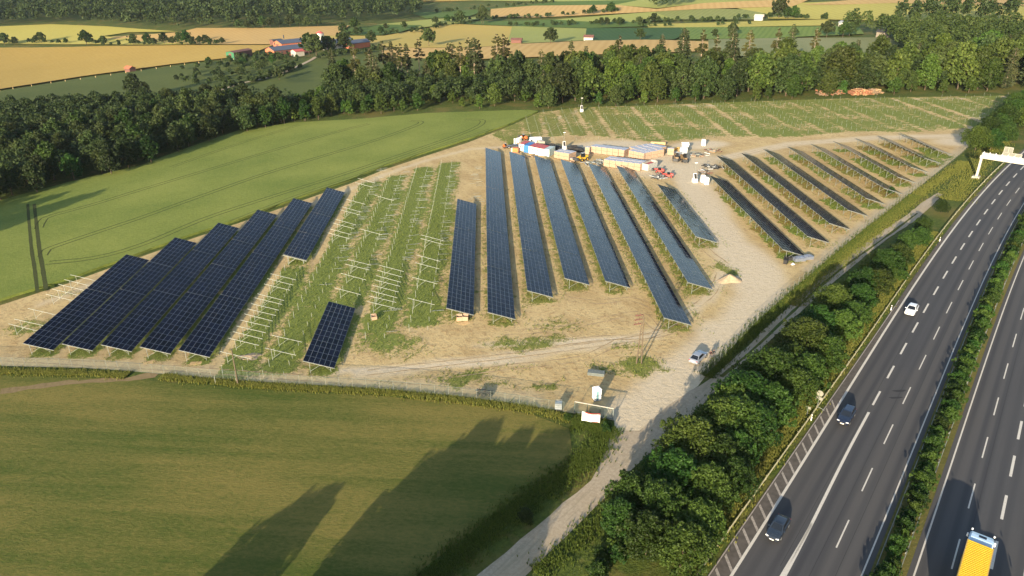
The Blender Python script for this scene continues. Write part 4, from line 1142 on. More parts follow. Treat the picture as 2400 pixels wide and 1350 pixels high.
def tower(label, px, py, rz):
    o = thing('camera_tower', label, 'camera tower', P(px, py), rz, 'camera towers')
    MB().box((0, 0, .55), (1.3, 1.3, 1.1)).build('base_box', M_TW, o)
    MB().add([(-.5, -.62, 1.1), (.5, -.62, 1.1), (.5, .3, 2.7), (-.5, .3, 2.7), (-.5, .4, 2.7), (.5, .4, 2.7), (.5, .4, 1.1), (-.5, .4, 1.1)], [(0, 1, 2, 3), (3, 2, 5, 4), (4, 5, 6, 7), (0, 3, 4, 7), (1, 6, 5, 2), (0, 7, 6, 1)]).build('housing', M_TW, o)
    MB().add([(-.42, -.61, 1.2), (.42, -.61, 1.2), (.42, .2, 2.6), (-.42, .2, 2.6)], [(0, 1, 2, 3)]).build('solar_panel', M_BLACK, o)
    MB().tube([(0, .3, 2.7), (0, .3, 5.9)], .05).build('mast', M_GALV, o); MB().box((0, .25, 5.95), (.9, .18, .16)).build('camera_bar', M_TW, o)
tower('white solar camera tower on the haul road beside the toilet pair', 1628, 427, R(8))
tower('white solar camera tower behind the site containers', 1322, 349, R(8))
tower('white solar camera tower at the corner of the crop field and wood', 1363, 262, R(5))

# people: one continuous skinned body each
def person(label, loc, rz, shirt, trousers, lean=0.0, h=1.76):
    root = thing('person', label, 'person', loc, rz)
    s = h / 1.76
    J = {'pel': (0, 0, .95), 'che': (0, .03, 1.28), 'nec': (0, .04, 1.48), 'hd0': (0, .06, 1.56), 'hd1': (0, .08, 1.70),
         'lh': (-.11, 0, .90), 'lk': (-.12, .06, .49), 'la': (-.12, -.04, .09), 'lt': (-.13, .12, .05), 'rh': (.11, 0, .90), 'rk': (.12, .10, .50), 'ra': (.12, .06, .09), 'rt': (.13, .22, .05),
         'ls': (-.20, .02, 1.41), 'le': (-.26, -.02, 1.14), 'lw': (-.24, .08, .90), 'lf': (-.24, .12, .80), 'rs': (.20, .02, 1.41), 're': (.26, .02, 1.14), 'rw': (.24, .12, .92), 'rf': (.24, .17, .82)}
    Rr = {'pel': .15, 'che': .165, 'nec': .06, 'hd0': .085, 'hd1': .10, 'lh': .095, 'rh': .095, 'lk': .062, 'rk': .062, 'la': .045, 'ra': .045, 'lt': .04, 'rt': .04, 'ls': .065, 'rs': .065, 'le': .047, 're': .047, 'lw': .034, 'rw': .034, 'lf': .03, 'rf': .03}
    E = [('pel', 'che'), ('che', 'nec'), ('nec', 'hd0'), ('hd0', 'hd1'), ('pel', 'lh'), ('lh', 'lk'), ('lk', 'la'), ('la', 'lt'), ('pel', 'rh'), ('rh', 'rk'), ('rk', 'ra'), ('ra', 'rt'), ('che', 'ls'), ('ls', 'le'), ('le', 'lw'), ('lw', 'lf'), ('che', 'rs'), ('rs', 're'), ('re', 'rw'), ('rw', 'rf')]
    ks = list(J); me = bpy.data.meshes.new('body'); me.from_pydata([tuple(c * s for c in J[k]) for k in ks], [(ks.index(a), ks.index(b)) for a, b in E], [])
    o = obj('body', me, root)
    md = o.modifiers.new('skin', 'SKIN'); md.use_smooth_shade = True
    for k, sv in zip(ks, me.skin_vertices[0].data): sv.radius = (Rr[k] * s, Rr[k] * s); sv.use_root = k == 'pel'
    o.modifiers.new('sub', 'SUBSURF').levels = 1; o.modifiers['sub'].render_levels = 1
    dg = bpy.context.evaluated_depsgraph_get(); nm = bpy.data.meshes.new_from_object(o.evaluated_get(dg)); o.modifiers.clear(); o.data = nm
    nm.materials.clear()
    for mt in (shirt, trousers, M_SKIN, M_HAIR, M_BLACK): nm.materials.append(mt)
    for p in nm.polygons:
        z = p.center.z / s; x = abs(p.center.x) / s
        p.material_index = 4 if z < .12 else 1 if z < .97 and x < .21 else 2 if (z < .95 and x >= .21) else 0 if z < 1.47 else 3 if (z > 1.68 or (z > 1.56 and p.center.y < .06 * s)) else 2
        p.use_smooth = True
    for x in (-.035, .035): MB().box((x * s, .172 * s, 1.665 * s), (.025, .012, .012)).build('eye', M_BLACK, root)
    MB().box((0, .178 * s, 1.635 * s), (.022, .03, .05)).build('nose', M_SKIN, root)
    for sx in (-1, 1):
        f = MB()
        for q in range(4): f.tube([(sx * (.225 + .012 * q) * s, .135 * s, .80 * s), (sx * (.225 + .013 * q) * s, (.155 + .004 * (q % 2)) * s, .755 * s), (sx * (.226 + .012 * q) * s, .165 * s, (.715 + .008 * abs(q - 1)) * s)], .0085, 5)
        f.tube([(sx * .222 * s, .15 * s, .83 * s), (sx * .205 * s, .18 * s, .785 * s)], .010, 5)
        f.build('fingers', M_SKIN, root)
p1, p2 = P(1664, 841), P(1670.5, 839)
person('person in a dark red top walking beside the parked silver car, nearer the car', p1, R(-25), M_CLOTH, M_JEANS)
person('person in black top walking by the fence next to the dark red top', p2, R(-20), M_CLOTH2, M_JEANS, h=1.8)

# loose things near the entrance
o = thing('rail_bundle', 'bundle of grey steel profiles on the ground near the gate', 'steel bundle', P(1397, 878), R(-12))
for k in range(3):
    pr = MB()
    for j in range(5): pr.box((0, -.5 + j * .25, .12 + k * .2), (2.9, .2, .16))
    pr.build('profile_layer', simple('dull_profile', (.13, .15, .14), .6), o)
for x in (-1, 1): MB().box((x, 0, .0), (.12, 1.3, .1)).build('bearer', M_WOOD, o)
o = thing('tank_cage', 'wire cage container with clear liner standing at the fence end', 'cage', P(1309, 958), R(-8))
MB().box((0, 0, .72), (1.05, 1.05, 1.0)).build('liner', simple('clear_liner', (.42, .46, .50), .25), o)
cg = MB()
for k in range(7):
    f = -.56 + k * .187
    for a in ((f, -.57), (f, .57), (-.57, f), (.57, f)): cg.bar((a[0], a[1], .12), (a[0], a[1], 1.4), .035)
for z in (.2, .6, 1.0, 1.4):
    for a, b in (((-.57, -.57), (.57, -.57)), ((.57, -.57), (.57, .57)), ((.57, .57), (-.57, .57)), ((-.57, .57), (-.57, -.57))): cg.bar((*a, z), (*b, z), .035)
cg.build('cage', M_GALV, o); MB().box((0, 0, .06), (1.15, 1.15, .14)).build('pallet', M_WOOD, o)
def quad(label, px, py, rz):
    o = thing('quad_bike', label, 'quad bike', P(px, py), rz)
    MB().box((0, 0, .55), (.42, 1.3, .35), top=.8).build('body', M_CLOTH2, o); MB().box((0, -.15, .82), (.34, .75, .14)).build('seat', M_BLACK, o)
    MB().bar((-.42, .5, 1.02), (.42, .5, 1.02), .05).build('handlebar', M_DGREY, o); MB().box((0, .82, .78), (.7, .5, .06)).build('rack', M_DGREY, o)
    MB().box((0, .5, .8), (.5, .4, .14)).build('fairing', M_CLOTH, o)
    wm = MB().tube([(-.13, 0, 0), (.13, 0, 0)], .3, 10).mesh('wheel', M_BLACK)
    for x in (-.5, .5):
        for y in (-.62, .62): obj('wheel', wm, o, (x, y, .3))
quad('dark quad bike parked inside the meadow fence', 1130, 925, R(70))
quad('second dark quad bike parked end to end inside the meadow fence', 1142, 926, R(75))
def carton(label, px, py, rz, d, mat=M_CARD, flaps=True):
    o = thing('carton', label, 'carton', P(px, py), rz)
    w, l, h = d
    m = MB(); t = .03
    for x in (-w / 2, w / 2): m.box((x, 0, h / 2 + .02), (t, l, h))
    for y in (-l / 2, l / 2): m.box((0, y, h / 2 + .02), (w - t, t, h))
    m.box((0, 0, .03), (w - t, l - t, .03)); m.build('box', mat, o)
    if flaps: MB().add([(-w / 2, l / 2, h), (w / 2, l / 2, h), (w / 2, l / 2 + .25, h + .2), (-w / 2, l / 2 + .25, h + .2)], [(0, 1, 2, 3)]).build('flap', mat, o)
carton('open cardboard carton at the foot of the fourth bare frame row', 877, 748, R(20), (1.1, .9, .75))
carton('cardboard carton under the first centre row, one nearer the bare frames', 1077, 751, R(5), (1.15, .9, .95))
carton('cardboard carton under the first centre row, one nearer the haul road', 1091, 750, R(-4), (1.1, .9, .95))
for (px, py), rz, l in (((1089, 758), R(12), 'flat board on the sand in front of the two cartons'), ((350, 850), R(38), 'pale board on the sand below the third left-block row'), ((459, 852), R(8), 'pale board on the sand below the fifth left-block row')):
    o = thing('board', l, 'board', P(px, py), rz)
    for k in range(3): MB().box((0, -.36 + k * .36, .07 + .01 * k), (2.1, .35, .04)).build('plank', M_BOARD, o)
# sand heap
def heap(name, label, px, py, rx, ry, h, mat, seed=1, cat='heap'):
    c = P(px, py); r = random.Random(seed); n = 28; V = [(0, 0, h)]; Fs = []
    for k in range(1, 7):
        f = k / 6
        for j in range(n):
            a = 2 * math.pi * j / n; w = 1 + .15 * math.sin(3 * a + seed) + .1 * math.sin(5 * a)
            x, y = rx * f * w * math.cos(a), ry * f * w * math.sin(a)
            V.append((x, y, h * max(0, (1 - f) ** 1.15) * (1 + r.uniform(-.12, .12)) - .12 * (f > .9) + zt(c.x + x, c.y + y) - c.z))
    for j in range(n): Fs.append((0, 1 + j, 1 + (j + 1) % n))
    for k in range(5):
        for j in range(n): a = 1 + k * n; Fs.append((a + j, a + n + j, a + n + (j + 1) % n, a + (j + 1) % n))
    o = obj(name, mesh_from(name, V, Fs, [mat], True), None, c); return tag(o, label, cat)
heap('sand_heap', 'pale sand heap beside the haul road bend', 1709, 657, 2.9, 1.9, 1.5, M_SAND, 3)
heap('rubble_heap', 'low grey rubble heap beside the frames near the meadow fence', 585, 836, 2.6, 1.6, .35, simple('soil_rubble', (.33, .25, .16), .95, var=.3, bump=.5), 5)
for k, (px, py, rz) in enumerate([(1841, 618, .9), (1849, 610, .05)]):
    o = thing('crate', ['black crate standing nearest the haul road by the first right-hand row', 'long black crate behind the other black crate and white sack'][k], 'crate', P(px, py), rz)
    s = (1.0, .8, .9) if k == 0 else (2.2, .8, .7)
    MB().box((0, 0, s[2] / 2 + .1), s).build('body', M_BLACK, o); MB().box((0, 0, .05), (s[0] + .1, s[1] + .1, .1)).build('pallet', M_WOOD, o)
heap('white_sack', 'small white sack beside the black crates', 1858, 620, .55, .45, .45, M_WHITE, 2, 'sack')
for k, (px, py, l, w) in enumerate([(1872, 611, 2.6, 1.6), (1892, 607, 2.2, 1.5)]):
    o = thing('wrapped_pallet', ['larger foil-wrapped silver stack below the first right-hand row', 'smaller foil-wrapped silver stack at the end of the first right-hand row'][k], 'wrapped stack', P(px, py), R(10))
    m = MB(); r = random.Random(k); V = []
    for i in range(7):
        for j in range(5): V.append((-l / 2 + l * i / 6, -w / 2 + w * j / 4, 1.0 + r.uniform(-.12, .14) - (.25 if i in (0, 6) or j in (0, 4) else 0)))
    Fs = [(i * 5 + j, (i + 1) * 5 + j, (i + 1) * 5 + j + 1, i * 5 + j + 1) for i in range(6) for j in range(4)]
    m.add(V, Fs); m.box((0, 0, .45), (l, w, .72)); m.build('foil', simple('foil_wrap', (.22, .25, .31), .3, .4), o)
    MB().box((0, 0, .05), (l * .95, w * .95, .12)).build('pallet', M_WOOD, o)

# ------------------------------------------------------------------ the compound
CA = math.atan2(-.45, .89)                       # the container row runs this way
def container(label, px, py, wall, roofm, l=5.2, w=2.05, h=2.5, doors=True, ribs=False):
    """px,py: near right foot corner of its end face"""
    c = P(px, py); ex = Vector((math.cos(CA), math.sin(CA))); ey = Vector((-ex.y, ex.x))
    m = c.to_2d() - ex * w / 2 + ey * l / 2
    o = thing('container', label, 'container', (m.x, m.y, zt(m.x, m.y)), CA)
    b = MB().box((0, 0, h / 2 + .1), (w, l, h)).build('shell', wall, o)
    MB().box((0, 0, h + .13), (w + .06, l + .06, .1)).build('roof', roofm, o)
    if doors:
        for x in (-.45, .4):
            wn = MB().box((x, -l / 2 - .012, 1.6), (.42, .03, .6)).build('window', M_GLASS, o)
            MB().box((x, -l / 2 - .02, 1.27), (.5, .06, .05)).build('sill', M_WHITE, wn)
    if ribs:
        rm = MB().box((0, 0, 0), (.05, .06, h * .94)).mesh('rib', wall)
        for k in range(16): obj('rib', rm, o, (w / 2 + .02, -l / 2 + .2 + k * l / 16.3, h / 2 + .1))
        for x in (-.25, .25): MB().bar((x, -l / 2 - .03, .3), (x, -l / 2 - .03, h - .1), .04).build('lock_bar', wall, o)
    for x in (-w / 2, w / 2): MB().bar((x, -l / 2 - .005, .1), (x, -l / 2 - .005, h + .1), .09).build('corner_post', M_GREY if wall is M_WHITE else wall, o)
    return o
container('white site office container set back with a red roof beside the blue one', 1228, 355, M_WHITE, M_REDROOF)
container('blue steel container next to the white site offices', 1239.5, 359, M_BLUE, M_BLUE, doors=False, ribs=True)
container('white red-roofed site office next to the blue container', 1251, 361.5, M_WHITE, M_REDROOF)
container('white red-roofed site office in the middle of the row', 1262.5, 364, M_WHITE, M_REDROOF)
container('white red-roofed site office beside the pale grey container', 1274, 366.5, M_WHITE, M_REDROOF, doors=False)
container('pale grey-green steel container closing the office row', 1287, 368.5, M_LBLUE, M_LBLUE, doors=False, ribs=True)

crate_me = MB().box((0, 0, 1.12), (1.0, 1.0, 1.0)).mesh('carton', M_CARD)
def module_pallet(px=None, py=None, pos=None, rz=0, label='', size=(2.05, 1.15, 2.25), grp=''):
    c = pos if pos is not None else P(px, py)
    o = thing('panel_pallet', label, 'panel crate', (c.x, c.y, zt(c.x, c.y)), rz, grp)
    w, l, h = size
    MB().box((0, 0, h * .25 + .12), (w, l, h * .48)).build('lower_box', M_CARD, o); MB().box((0, 0, h * .75 + .14), (w, l, h * .48)).build('upper_box', M_CARD, o)
    MB().box((0, 0, h + .16), (w + .04, l + .04, .05)).build('cover', M_WRAP, o)
    for x in (-w * .4, 0, w * .4): MB().box((x, 0, .05), (.12, l, .12)).build('pallet_block', M_WOOD, o)
    return o
pal = {}
def pallet_row(key, a, b, nx, ny, size, where, grp, gap=1.06):
    A, B = P(*a), P(*b); d = (B - A).to_2d(); ln = d.length; d.normalize(); n = Vector((-d.y, d.x)); rz = math.atan2(d.y, d.x)
    w = ln / nx
    sz = (w * .95, size[0], size[1])
    proto = None
    for j in range(ny):
        for i in range(nx):
            p = A.to_2d() + d * (i + .5) * w + n * (size[0] * gap * (j + .5))
            lab = 'panel crate, %s from containers, %s rank %s' % (ORD[i], ['front', 'second', 'third', 'fourth', 'fifth', 'sixth'][j], where)
            jz = rz + random.uniform(-.02, .02)
            if proto is None:
                proto = module_pallet(pos=p, rz=jz, label=lab, size=sz, grp=grp)
            else: copy_tree(proto, (p.x, p.y, zt(p.x, p.y)), jz, lab)
pallet_row('a', (1298, 371), (1333, 377), 3, 2, (2.0, 2.3), 'next to the grey container', 'panel crates next to the grey container')
pallet_row('b', (1383, 359), (1462, 369), 6, 1, (3.6, 2.3), 'behind the yellow loader', 'panel crates behind the yellow loader')
pallet_row('c', (1472, 369), (1508, 376.5), 3, 5, (2.3, 2.3), 'of the big crate block', 'panel crates of the big block')
pallet_row('c2', (1512, 375), (1556, 366), 3, 4, (2.3, 2.3), 'of the big block near the green field', 'panel crates of the big block, far half')
pallet_row('d', (1414, 391), (1500, 402), 6, 2, (2.2, 2.3), 'behind the ends of the centre rows', 'panel crates behind the centre rows')
module_pallet(1342, 380, rz=-.3, label='single low cardboard panel crate beside the loader bucket', size=(1.6, 1.2, 1.2), grp='single crates')
module_pallet(1571, 363, rz=-.2, label='single cardboard panel crate beside the stacked white bins', size=(2.2, 1.3, 2.2), grp='single crates')
module_pallet(1377, 361, rz=-.3, label='pale narrow panel crate at the loader end of the rank', size=(1.6, 1.3, 2.4), grp='single crates')
# open-topped skip full of scrap
sk = thing('open_container', 'open-topped pale container with reddish scrap inside', 'skip', P(1522, 396), math.atan2(.75, .66))
w = MB()
for y in (-1.15, 1.15): w.box((0, y, 1.2), (5.6, .08, 2.2))
for x in (-2.8, 2.8): w.box((x, 0, 1.2), (.08, 2.3, 2.2))
w.box((0, 0, .15), (5.6, 2.3, .12)); w.build('shell', M_CREAM, sk)
for k in range(13):
    for y in (-1.21, 1.21): MB().box((-2.7 + k * .45, y, 1.2), (.08, .07, 2.1)).build('rib', M_GREY, sk)
MB().box((0, 0, 1.6), (5.3, 2.1, .6), top=.8).build('scrap', M_RED, sk)

def loader(label, px, py, rz, paint, boom=True, s=1.0, up=1.3, forks=False):
    o = thing('loader', label, 'loader', P(px, py), rz, scale=s)
    MB().box((0, -.2, 1.05), (1.6, 3.6, .75), top=.92).build('chassis', paint, o)
    MB().box((0, -1.5, 1.6), (1.4, 1.3, .7), top=.85).build('engine_cover', paint, o)
    cb = MB().box((-.25, .05, 2.1), (.95, 1.3, 1.45), top=.82).build('cab', M_GLASS, o); MB().box((-.25, .05, 2.85), (1.0, 1.25, .1)).build('cab_roof', M_GREY, cb)
    MB().bar((.55, -1.3, 1.9), (.5, 2.9, up), .3, .35).build('boom', paint, o)
    if forks:
        f = MB(); f.box((.3, 3.0, up), (1.5, .12, .9))
        for x in (-.2, .8): f.box((x, 3.6, up - .4), (.14, 1.2, .08))
        f.build('forks', M_DGREY, o)
    else: MB().prism([(-1.1, up - .6), (1.2, up - .6), (1.2, up + .3), (-1.1, up + .3)], 2.9, 3.7).build('bucket', M_DGREY, o)
    wm = MB().tube([(-.24, 0, 0), (.24, 0, 0)], .62, 14).mesh('wheel', M_BLACK); rm = MB().tube([(-.25, 0, 0), (.25, 0, 0)], .3, 10).mesh('rim', paint)
    for x in (-.9, .9):
        for y in (-1.35, 1.25): q = obj('wheel', wm, o, (x, y, .62)); obj('rim', rm, q)
loader('yellow wheeled loader between the panel crate ranks', 1365, 377, R(130), M_YELLOW)
M_BROWN = simple('brown_machine_paint', (.20, .13, .06), .6)
loader('dark telehandler with forks, left one of the two by the white bins', 1584, 376, R(170), M_BROWN, forks=True, up=.9)
loader('dark telehandler with forks, right one of the two by the white bins', 1602, 378, R(185), M_BROWN, forks=True, up=.9)
loader('small orange forklift at the end of the first centre rows', 1184, 347, R(200), M_ORANGE, s=.62, forks=True)
loader('orange tractor standing on the weedy rise behind the offices', 1228, 327, R(40), M_ORANGE, s=.75)
loader('red compact loader, nearer the open container', 1546, 405, R(60), M_RED, s=.7)
loader('red compact loader, nearer the haul road', 1566, 416, R(80), M_RED, s=.7)
def van(label, px, py, rz, paint, l=5.4, h=2.3):
    o = thing('van', label, 'van', P(px, py), rz)
    S = []
    for y, w, z0, z1 in ((-l / 2, .92, .4, h - .1), (-l / 2 + .1, .98, .35, h), (l * .12, .99, .35, h), (l * .22, .98, .35, h - .1), (l * .36, .96, .35, 1.25), (l * .46, .92, .4, 1.1), (l / 2, .85, .45, .85)):
        S.append([(-w, y, z0), (-w, y, (z0 + z1) / 2), (-w * .9, y, z1), (w * .9, y, z1), (w, y, (z0 + z1) / 2), (w, y, z0)])
    obj('body', ring_mesh(S, paint, 'body'), o)
    MB().add([(-.8, l * .235, h - .22), (.8, l * .235, h - .22), (.85, l * .355, 1.32), (-.85, l * .355, 1.32)], [(0, 1, 2, 3)]).build('windscreen', M_GLASS, o).location = (0, .03, .02)
    for x in (-1, 1): MB().box((x * .97, l * .14, 1.65), (.03, .9, .5)).build('side_window', M_GLASS, o)
    wm = MB().tube([(-.11, 0, 0), (.11, 0, 0)], .34, 12).mesh('wheel', M_BLACK)
    for x in (-.88, .88):
        for y in (-l * .3, l * .3): obj('wheel', wm, o, (x, y, .34))
van('white delivery van with its nose to the crop field behind the offices', 1250, 338, R(100), M_WHITE, 6.2, 2.6)
van('beige van behind the red-roofed offices', 1266, 341, R(20), simple('beige_paint', (.45, .40, .30), .4), 4.8, 2.0)
c = P(1203, 347); make_car('black car parked between the orange forklift and the offices', (c.x, c.y, c.z + .04), R(70), car_paint('black_car_paint', (.012, .013, .014)))
o = thing('generator', 'orange site generator in front of the set-back office', 'generator', P(1209, 357), R(-20))
MB().box((0, 0, .95), (2.2, 1.5, 1.5)).build('housing', M_ORANGE, o); MB().box((-1.3, 0, .9), (.7, 1.4, 1.4)).build('tank', M_CREAM, o); MB().box((0, 0, .1), (3.2, 1.5, .2)).build('skid', M_DGREY, o)
pm_ = MB().tube([(0, 0, -.2), (0, 0, 1.8)], .26, 10).mesh('pipe', M_WHITE); ps = MB().tube([(0, 0, 1.8), (0, 0, 2.0)], .32, 10).mesh('rim', M_WHITE)
for k, (px, py) in enumerate([(1206, 337), (1210.5, 336), (1214.5, 335), (1218, 333.5), (1221.5, 331.5)]):
    o = thing('white_pipe', 'upright white pipe, %s in the line from the black car' % ORD[k], 'pipe', P(px, py), 0, 'white pipes in a line'); obj('pipe', pm_, o); obj('rim', ps, o)
bg_me = MB().box((0, 0, .55), (1.0, 1.0, 1.1), top=.9).mesh('sack', M_BLACK)
n = 0
for a, b, k, g_, w_ in (((1276, 348), (1309, 353), 8, 'dark sacks behind the offices', 'behind the red-roofed offices'), ((1334, 353), (1362, 357), 8, 'dark sacks beside the camera tower', 'between camera tower and panel crates')):
    for j in range(2):
        for i in range(k):
            f = i / (k - 1); q = P(a[0] + (b[0] - a[0]) * f + 2 * j, a[1] + (b[1] - a[1]) * f - 2.2 * j)
            o = obj('dark_sack', bg_me, None, q, (0, 0, random.uniform(-.2, .2))); o.scale = (1.3, 1.3, random.uniform(1.0, 1.7)); tag(o, 'black bulk sack in the close-packed row ' + w_, 'sack', g_)
o = thing('white_bin', 'lower white bin under the flared hopper', 'bin', P(1601, 362), R(-8)); MB().box((0, 0, 1.2), (2.3, 2.2, 2.3)).build('shell', M_WHITE, o); MB().box((0, 0, .03), (2.1, 2.0, .1)).build('base', M_DGREY, o)
o = thing('white_hopper', 'flared white hopper standing behind the white bin', 'hopper', P(1605, 350), R(-8)); MB().add([(-.9, -.8, .3), (.9, -.8, .3), (.9, .8, .3), (-.9, .8, .3), (-1.3, -1.1, 2.2), (1.3, -1.1, 2.2), (1.3, 1.1, 2.2), (-1.3, 1.1, 2.2)], [(0, 3, 2, 1), (0, 1, 5, 4), (1, 2, 6, 5), (2, 3, 7, 6), (3, 0, 4, 7)]).build('funnel', M_WHITE, o); MB().box((0, 0, .15), (1.6, 1.4, .3)).build('base', M_GREY, o)
o = thing('plank_wall', 'long orange timber stack behind the big crate block', 'timber stack', P(1542, 341), R(-12))
for k in range(6): MB().box((0, 0, .12 + k * .22), (5.2, 1.1, .2)).build('plank_layer', M_BOARD, o)
def junk(label, px, py, n, spread, mats, seed, cat='scrap pile', ln=2.4):
    r = random.Random(seed); o = thing('scrap_pile', label, cat, P(px, py))
    for k in range(n):
        a = r.uniform(0, 3.14); x, y = r.gauss(0, spread), r.gauss(0, spread * .8); z = r.uniform(.1, .7); l = r.uniform(.4, 1) * ln / 2
        MB().bar((x - l * math.cos(a), y - l * math.sin(a), max(.08, z + r.uniform(-.3, .3))), (x + l * math.cos(a), y + l * math.sin(a), max(.08, z + r.uniform(-.3, .3))), r.uniform(.1, .3), r.uniform(.05, .3)).build('piece', r.choice(mats), o)
junk('heap of yellow waste wood beside the white hopper', 1589, 352, 34, 1.1, [M_BOARD, M_CARD, M_YELLOW], 3)
junk('grey scrap heap of cut rails on the pad near the camera tower', 1635, 366, 40, 1.5, [M_GREY, M_GALV, M_DGREY, M_CARD], 4)
junk('pallets and rails dumped at the head of the second right-hand row', 1670, 356, 18, 1.2, [M_CARD, M_DBRICK, M_GALV], 5)
junk('dark tyre and plastic heap in front of the red compact loaders', 1545, 418, 36, 1.1, [M_DGREY, M_GREY, M_GREY, M_BLACK], 6)
junk('brown pallet frames at the head of the first right-hand row', 1655, 405, 24, 1.2, [M_DBRICK, M_CARD, M_WOOD, M_GREY], 7)
junk('dark bagged rubbish between pad and the first right-hand row', 1670, 394, 34, 1.3, [M_DGREY, M_GREY, M_BLACK], 8)
junk('stack of long steel sections lying between the crate ranks', 1395, 383, 22, 1.6, [M_GREY, M_GALV], 9, ln=5)
junk('pallet wood under the ends of the second centre row', 1242, 369, 14, 1.1, [M_CARD, M_WOOD], 10)

# ------------------------------------------------------------------ log piles at the wood edge
def logs(label, px, py, l, rz, mats, n, h, seed):
    r = random.Random(seed); o = thing('log_pile', label, 'log pile', P(px, py), rz)
    lm = [MB().tube([(0, -2.2, 0), (0, 0, .04), (0, 2.2, 0)], [.2, .19, .17], 7).mesh('log', m) for m in mats]
    for k in range(n):
        x = r.uniform(-l / 2, l / 2); z = r.uniform(.2, h * (1 - .6 * abs(x / l)))
        q = obj('log', r.choice(lm), o, (x, r.uniform(-.4, .4), z), (r.uniform(-.1, .1), 0, r.gauss(0, .22))); s = r.uniform(.8, 1.5); q.scale = (s, r.uniform(.8, 1.1), s)
M_LOGR = simple('red_cut_log', (.25, .105, .055), .9, var=.2); M_LOGP = simple('pale_cut_log', (.34, .22, .11), .9, var=.2); M_LOGG = simple('greyed_log', (.18, .125, .08), .9, var=.2)
logs('greyed log pile partly behind a bush at the wood edge', 1944, 222, 12, R(8), [M_LOGG, M_LOGR, M_LOGG], 110, 2.6, 1)
logs('fresh reddish log pile at the wood edge', 2014, 222, 9, R(6), [M_LOGR, M_LOGR, M_LOGP], 110, 2.6, 2)
logs('pale untidy logs at the end of the reddish log pile', 2050, 219, 6, R(30), [M_LOGP, M_LOGG], 40, 2.0, 3)

# ------------------------------------------------------------------ farm and far buildings
def barn(label, px, py, l, w, h, rise, rz, wall, roofm, side=None, wins=0, door=True, cat='barn'):
    o = thing('barn' if cat == 'barn' else 'house', label, cat, P(px, py), rz)
    pf = [(-w / 2, -1), (w / 2, -1), (w / 2, h), (0, h + rise), (-w / 2, h)]
    MB().prism(pf, -l / 2, l / 2).build('wall', wall, o)
    if side: MB().box((w / 2 + .03, 0, h / 2), (.05, l - .4, h)).build('side_cladding', side, o)
    rf = MB(); e = .5
    sl = rise / (w / 2)
    for s in (-1, 1):
        a = (0, h + rise + .18); b = (s * (w / 2 + e), h - e * sl + .18)
        rf.add([(a[0], -l / 2 - e, a[1]), (b[0], -l / 2 - e, b[1]), (b[0], l / 2 + e, b[1]), (a[0], l / 2 + e, a[1]), (a[0], -l / 2 - e, a[1] - .14), (b[0], -l / 2 - e, b[1] - .14), (b[0], l / 2 + e, b[1] - .14), (a[0], l / 2 + e, a[1] - .14)],
               [(0, 1, 2, 3), (4, 7, 6, 5), (0, 4, 5, 1), (1, 5, 6, 2), (2, 6, 7, 3)])
    rr = rf.build('roof', roofm, o)
    if door: MB().box((0, -l / 2 - .03, h * .42), (w * .3, .06, h * .84)).build('door', M_DBRICK, o)
    for k in range(wins):
        wd_ = MB().box((w / 2 + .07, -l / 2 + (k + .7) * l / (wins + .4), h * .6), (.06, 1.6, 1.0)).build('window', M_GLASS, o)
    return o, rr
def ang(a, b):
    d = P(*b) - P(*a); return math.atan2(-d.x, d.y)
A1 = ang((622, 131), (738, 112))
o, rr = barn('long low barn with orange brick gable and blue-grey roof beside the drive', 684, 124, 38, 13, 3.8, 2.2, A1, M_BRICK, M_SLATE, M_DBRICK, 9)
MB().tube([(0, -14, 7), (0, -14, 9)], .4).build('vent_stack', M_DGREY, rr)
o, rr = barn('second brick barn with blue-grey roof behind the long one', 686, 109, 28, 13, 3.8, 2.2, A1, M_BRICK, M_SLATE, None, 0)
MB().tube([(1, -8, 7), (1, -8, 10)], .5).build('vent_stack', M_DGREY, rr)
barn('cream garage with reddish roof in front of the long barn', 698, 128, 7.5, 7, 2.8, 1.2, A1, M_CREAM, M_REDROOF, None, 0, False)
barn('grey-roofed shed beside the silo', 742, 104, 22, 11, 3.4, 1.8, A1, M_CREAM, M_SLATE)
barn('low barn with blue roof right of the silo', 786, 109, 30, 13, 3.6, 2, A1, M_CREAM, M_SLATE)
barn('brick barn standing apart at the end of the farm', 838, 109, 18, 10, 3.4, 2, A1, M_BRICK, M_SLATE)
barn('green-ended shed with dark red side at the end of the farm track', 562, 133, 20, 8, 4.4, .8, ang((553, 136), (586, 128)), M_GREEN, M_DBRICK, M_DBRICK)
barn('small dark shed behind the second brick barn', 648, 103, 9, 6, 3.4, .6, A1, M_DBRICK, M_DGREY)
barn('small red-roofed hut at the pasture fence', 306, 167, 6, 5, 2.6, 1.2, R(60), M_DBRICK, M_BRICK, None, 0, False)
barn('small brown field barn at the edge of the tramlined field', 1211, 101, 8, 5.5, 2.6, 1.2, R(80), M_DBRICK, M_DBRICK, None, 0, False)
barn('small field barn with a pale front beside the dark green field', 1380, 94, 7, 5.5, 2.4, 1.4, R(75), M_CREAM, M_DBRICK, None, 0, False)
barn('white gabled house at the hedge on the far slope', 1779, 45, 7, 5.5, 2.2, 1.6, R(60), M_CREAM, simple('pale_roof', (.5, .45, .38), .7), None, 2, True, 'house')
barn('white shed half hidden by trees at the edge of the upper wood', 1978, 61, 6, 5, 2.5, 1.0, R(30), M_CREAM, M_GREY, None, 0, False)
barn('pale house among the trees below the upper wood', 2070, 84, 7, 6, 2.6, 1.6, R(40), simple('dull_wall', (.2, .17, .13), .8), M_DGREY, None, 0, False, 'house')
barn('small white trailer hut in the right-hand wood', 2218, 104, 5, 4, 4.2, .5, R(70), M_CREAM, M_CREAM, None, 0, False)
o = thing('silo', 'shiny metal silo rising behind the farm roofs', 'silo', P(752, 104))
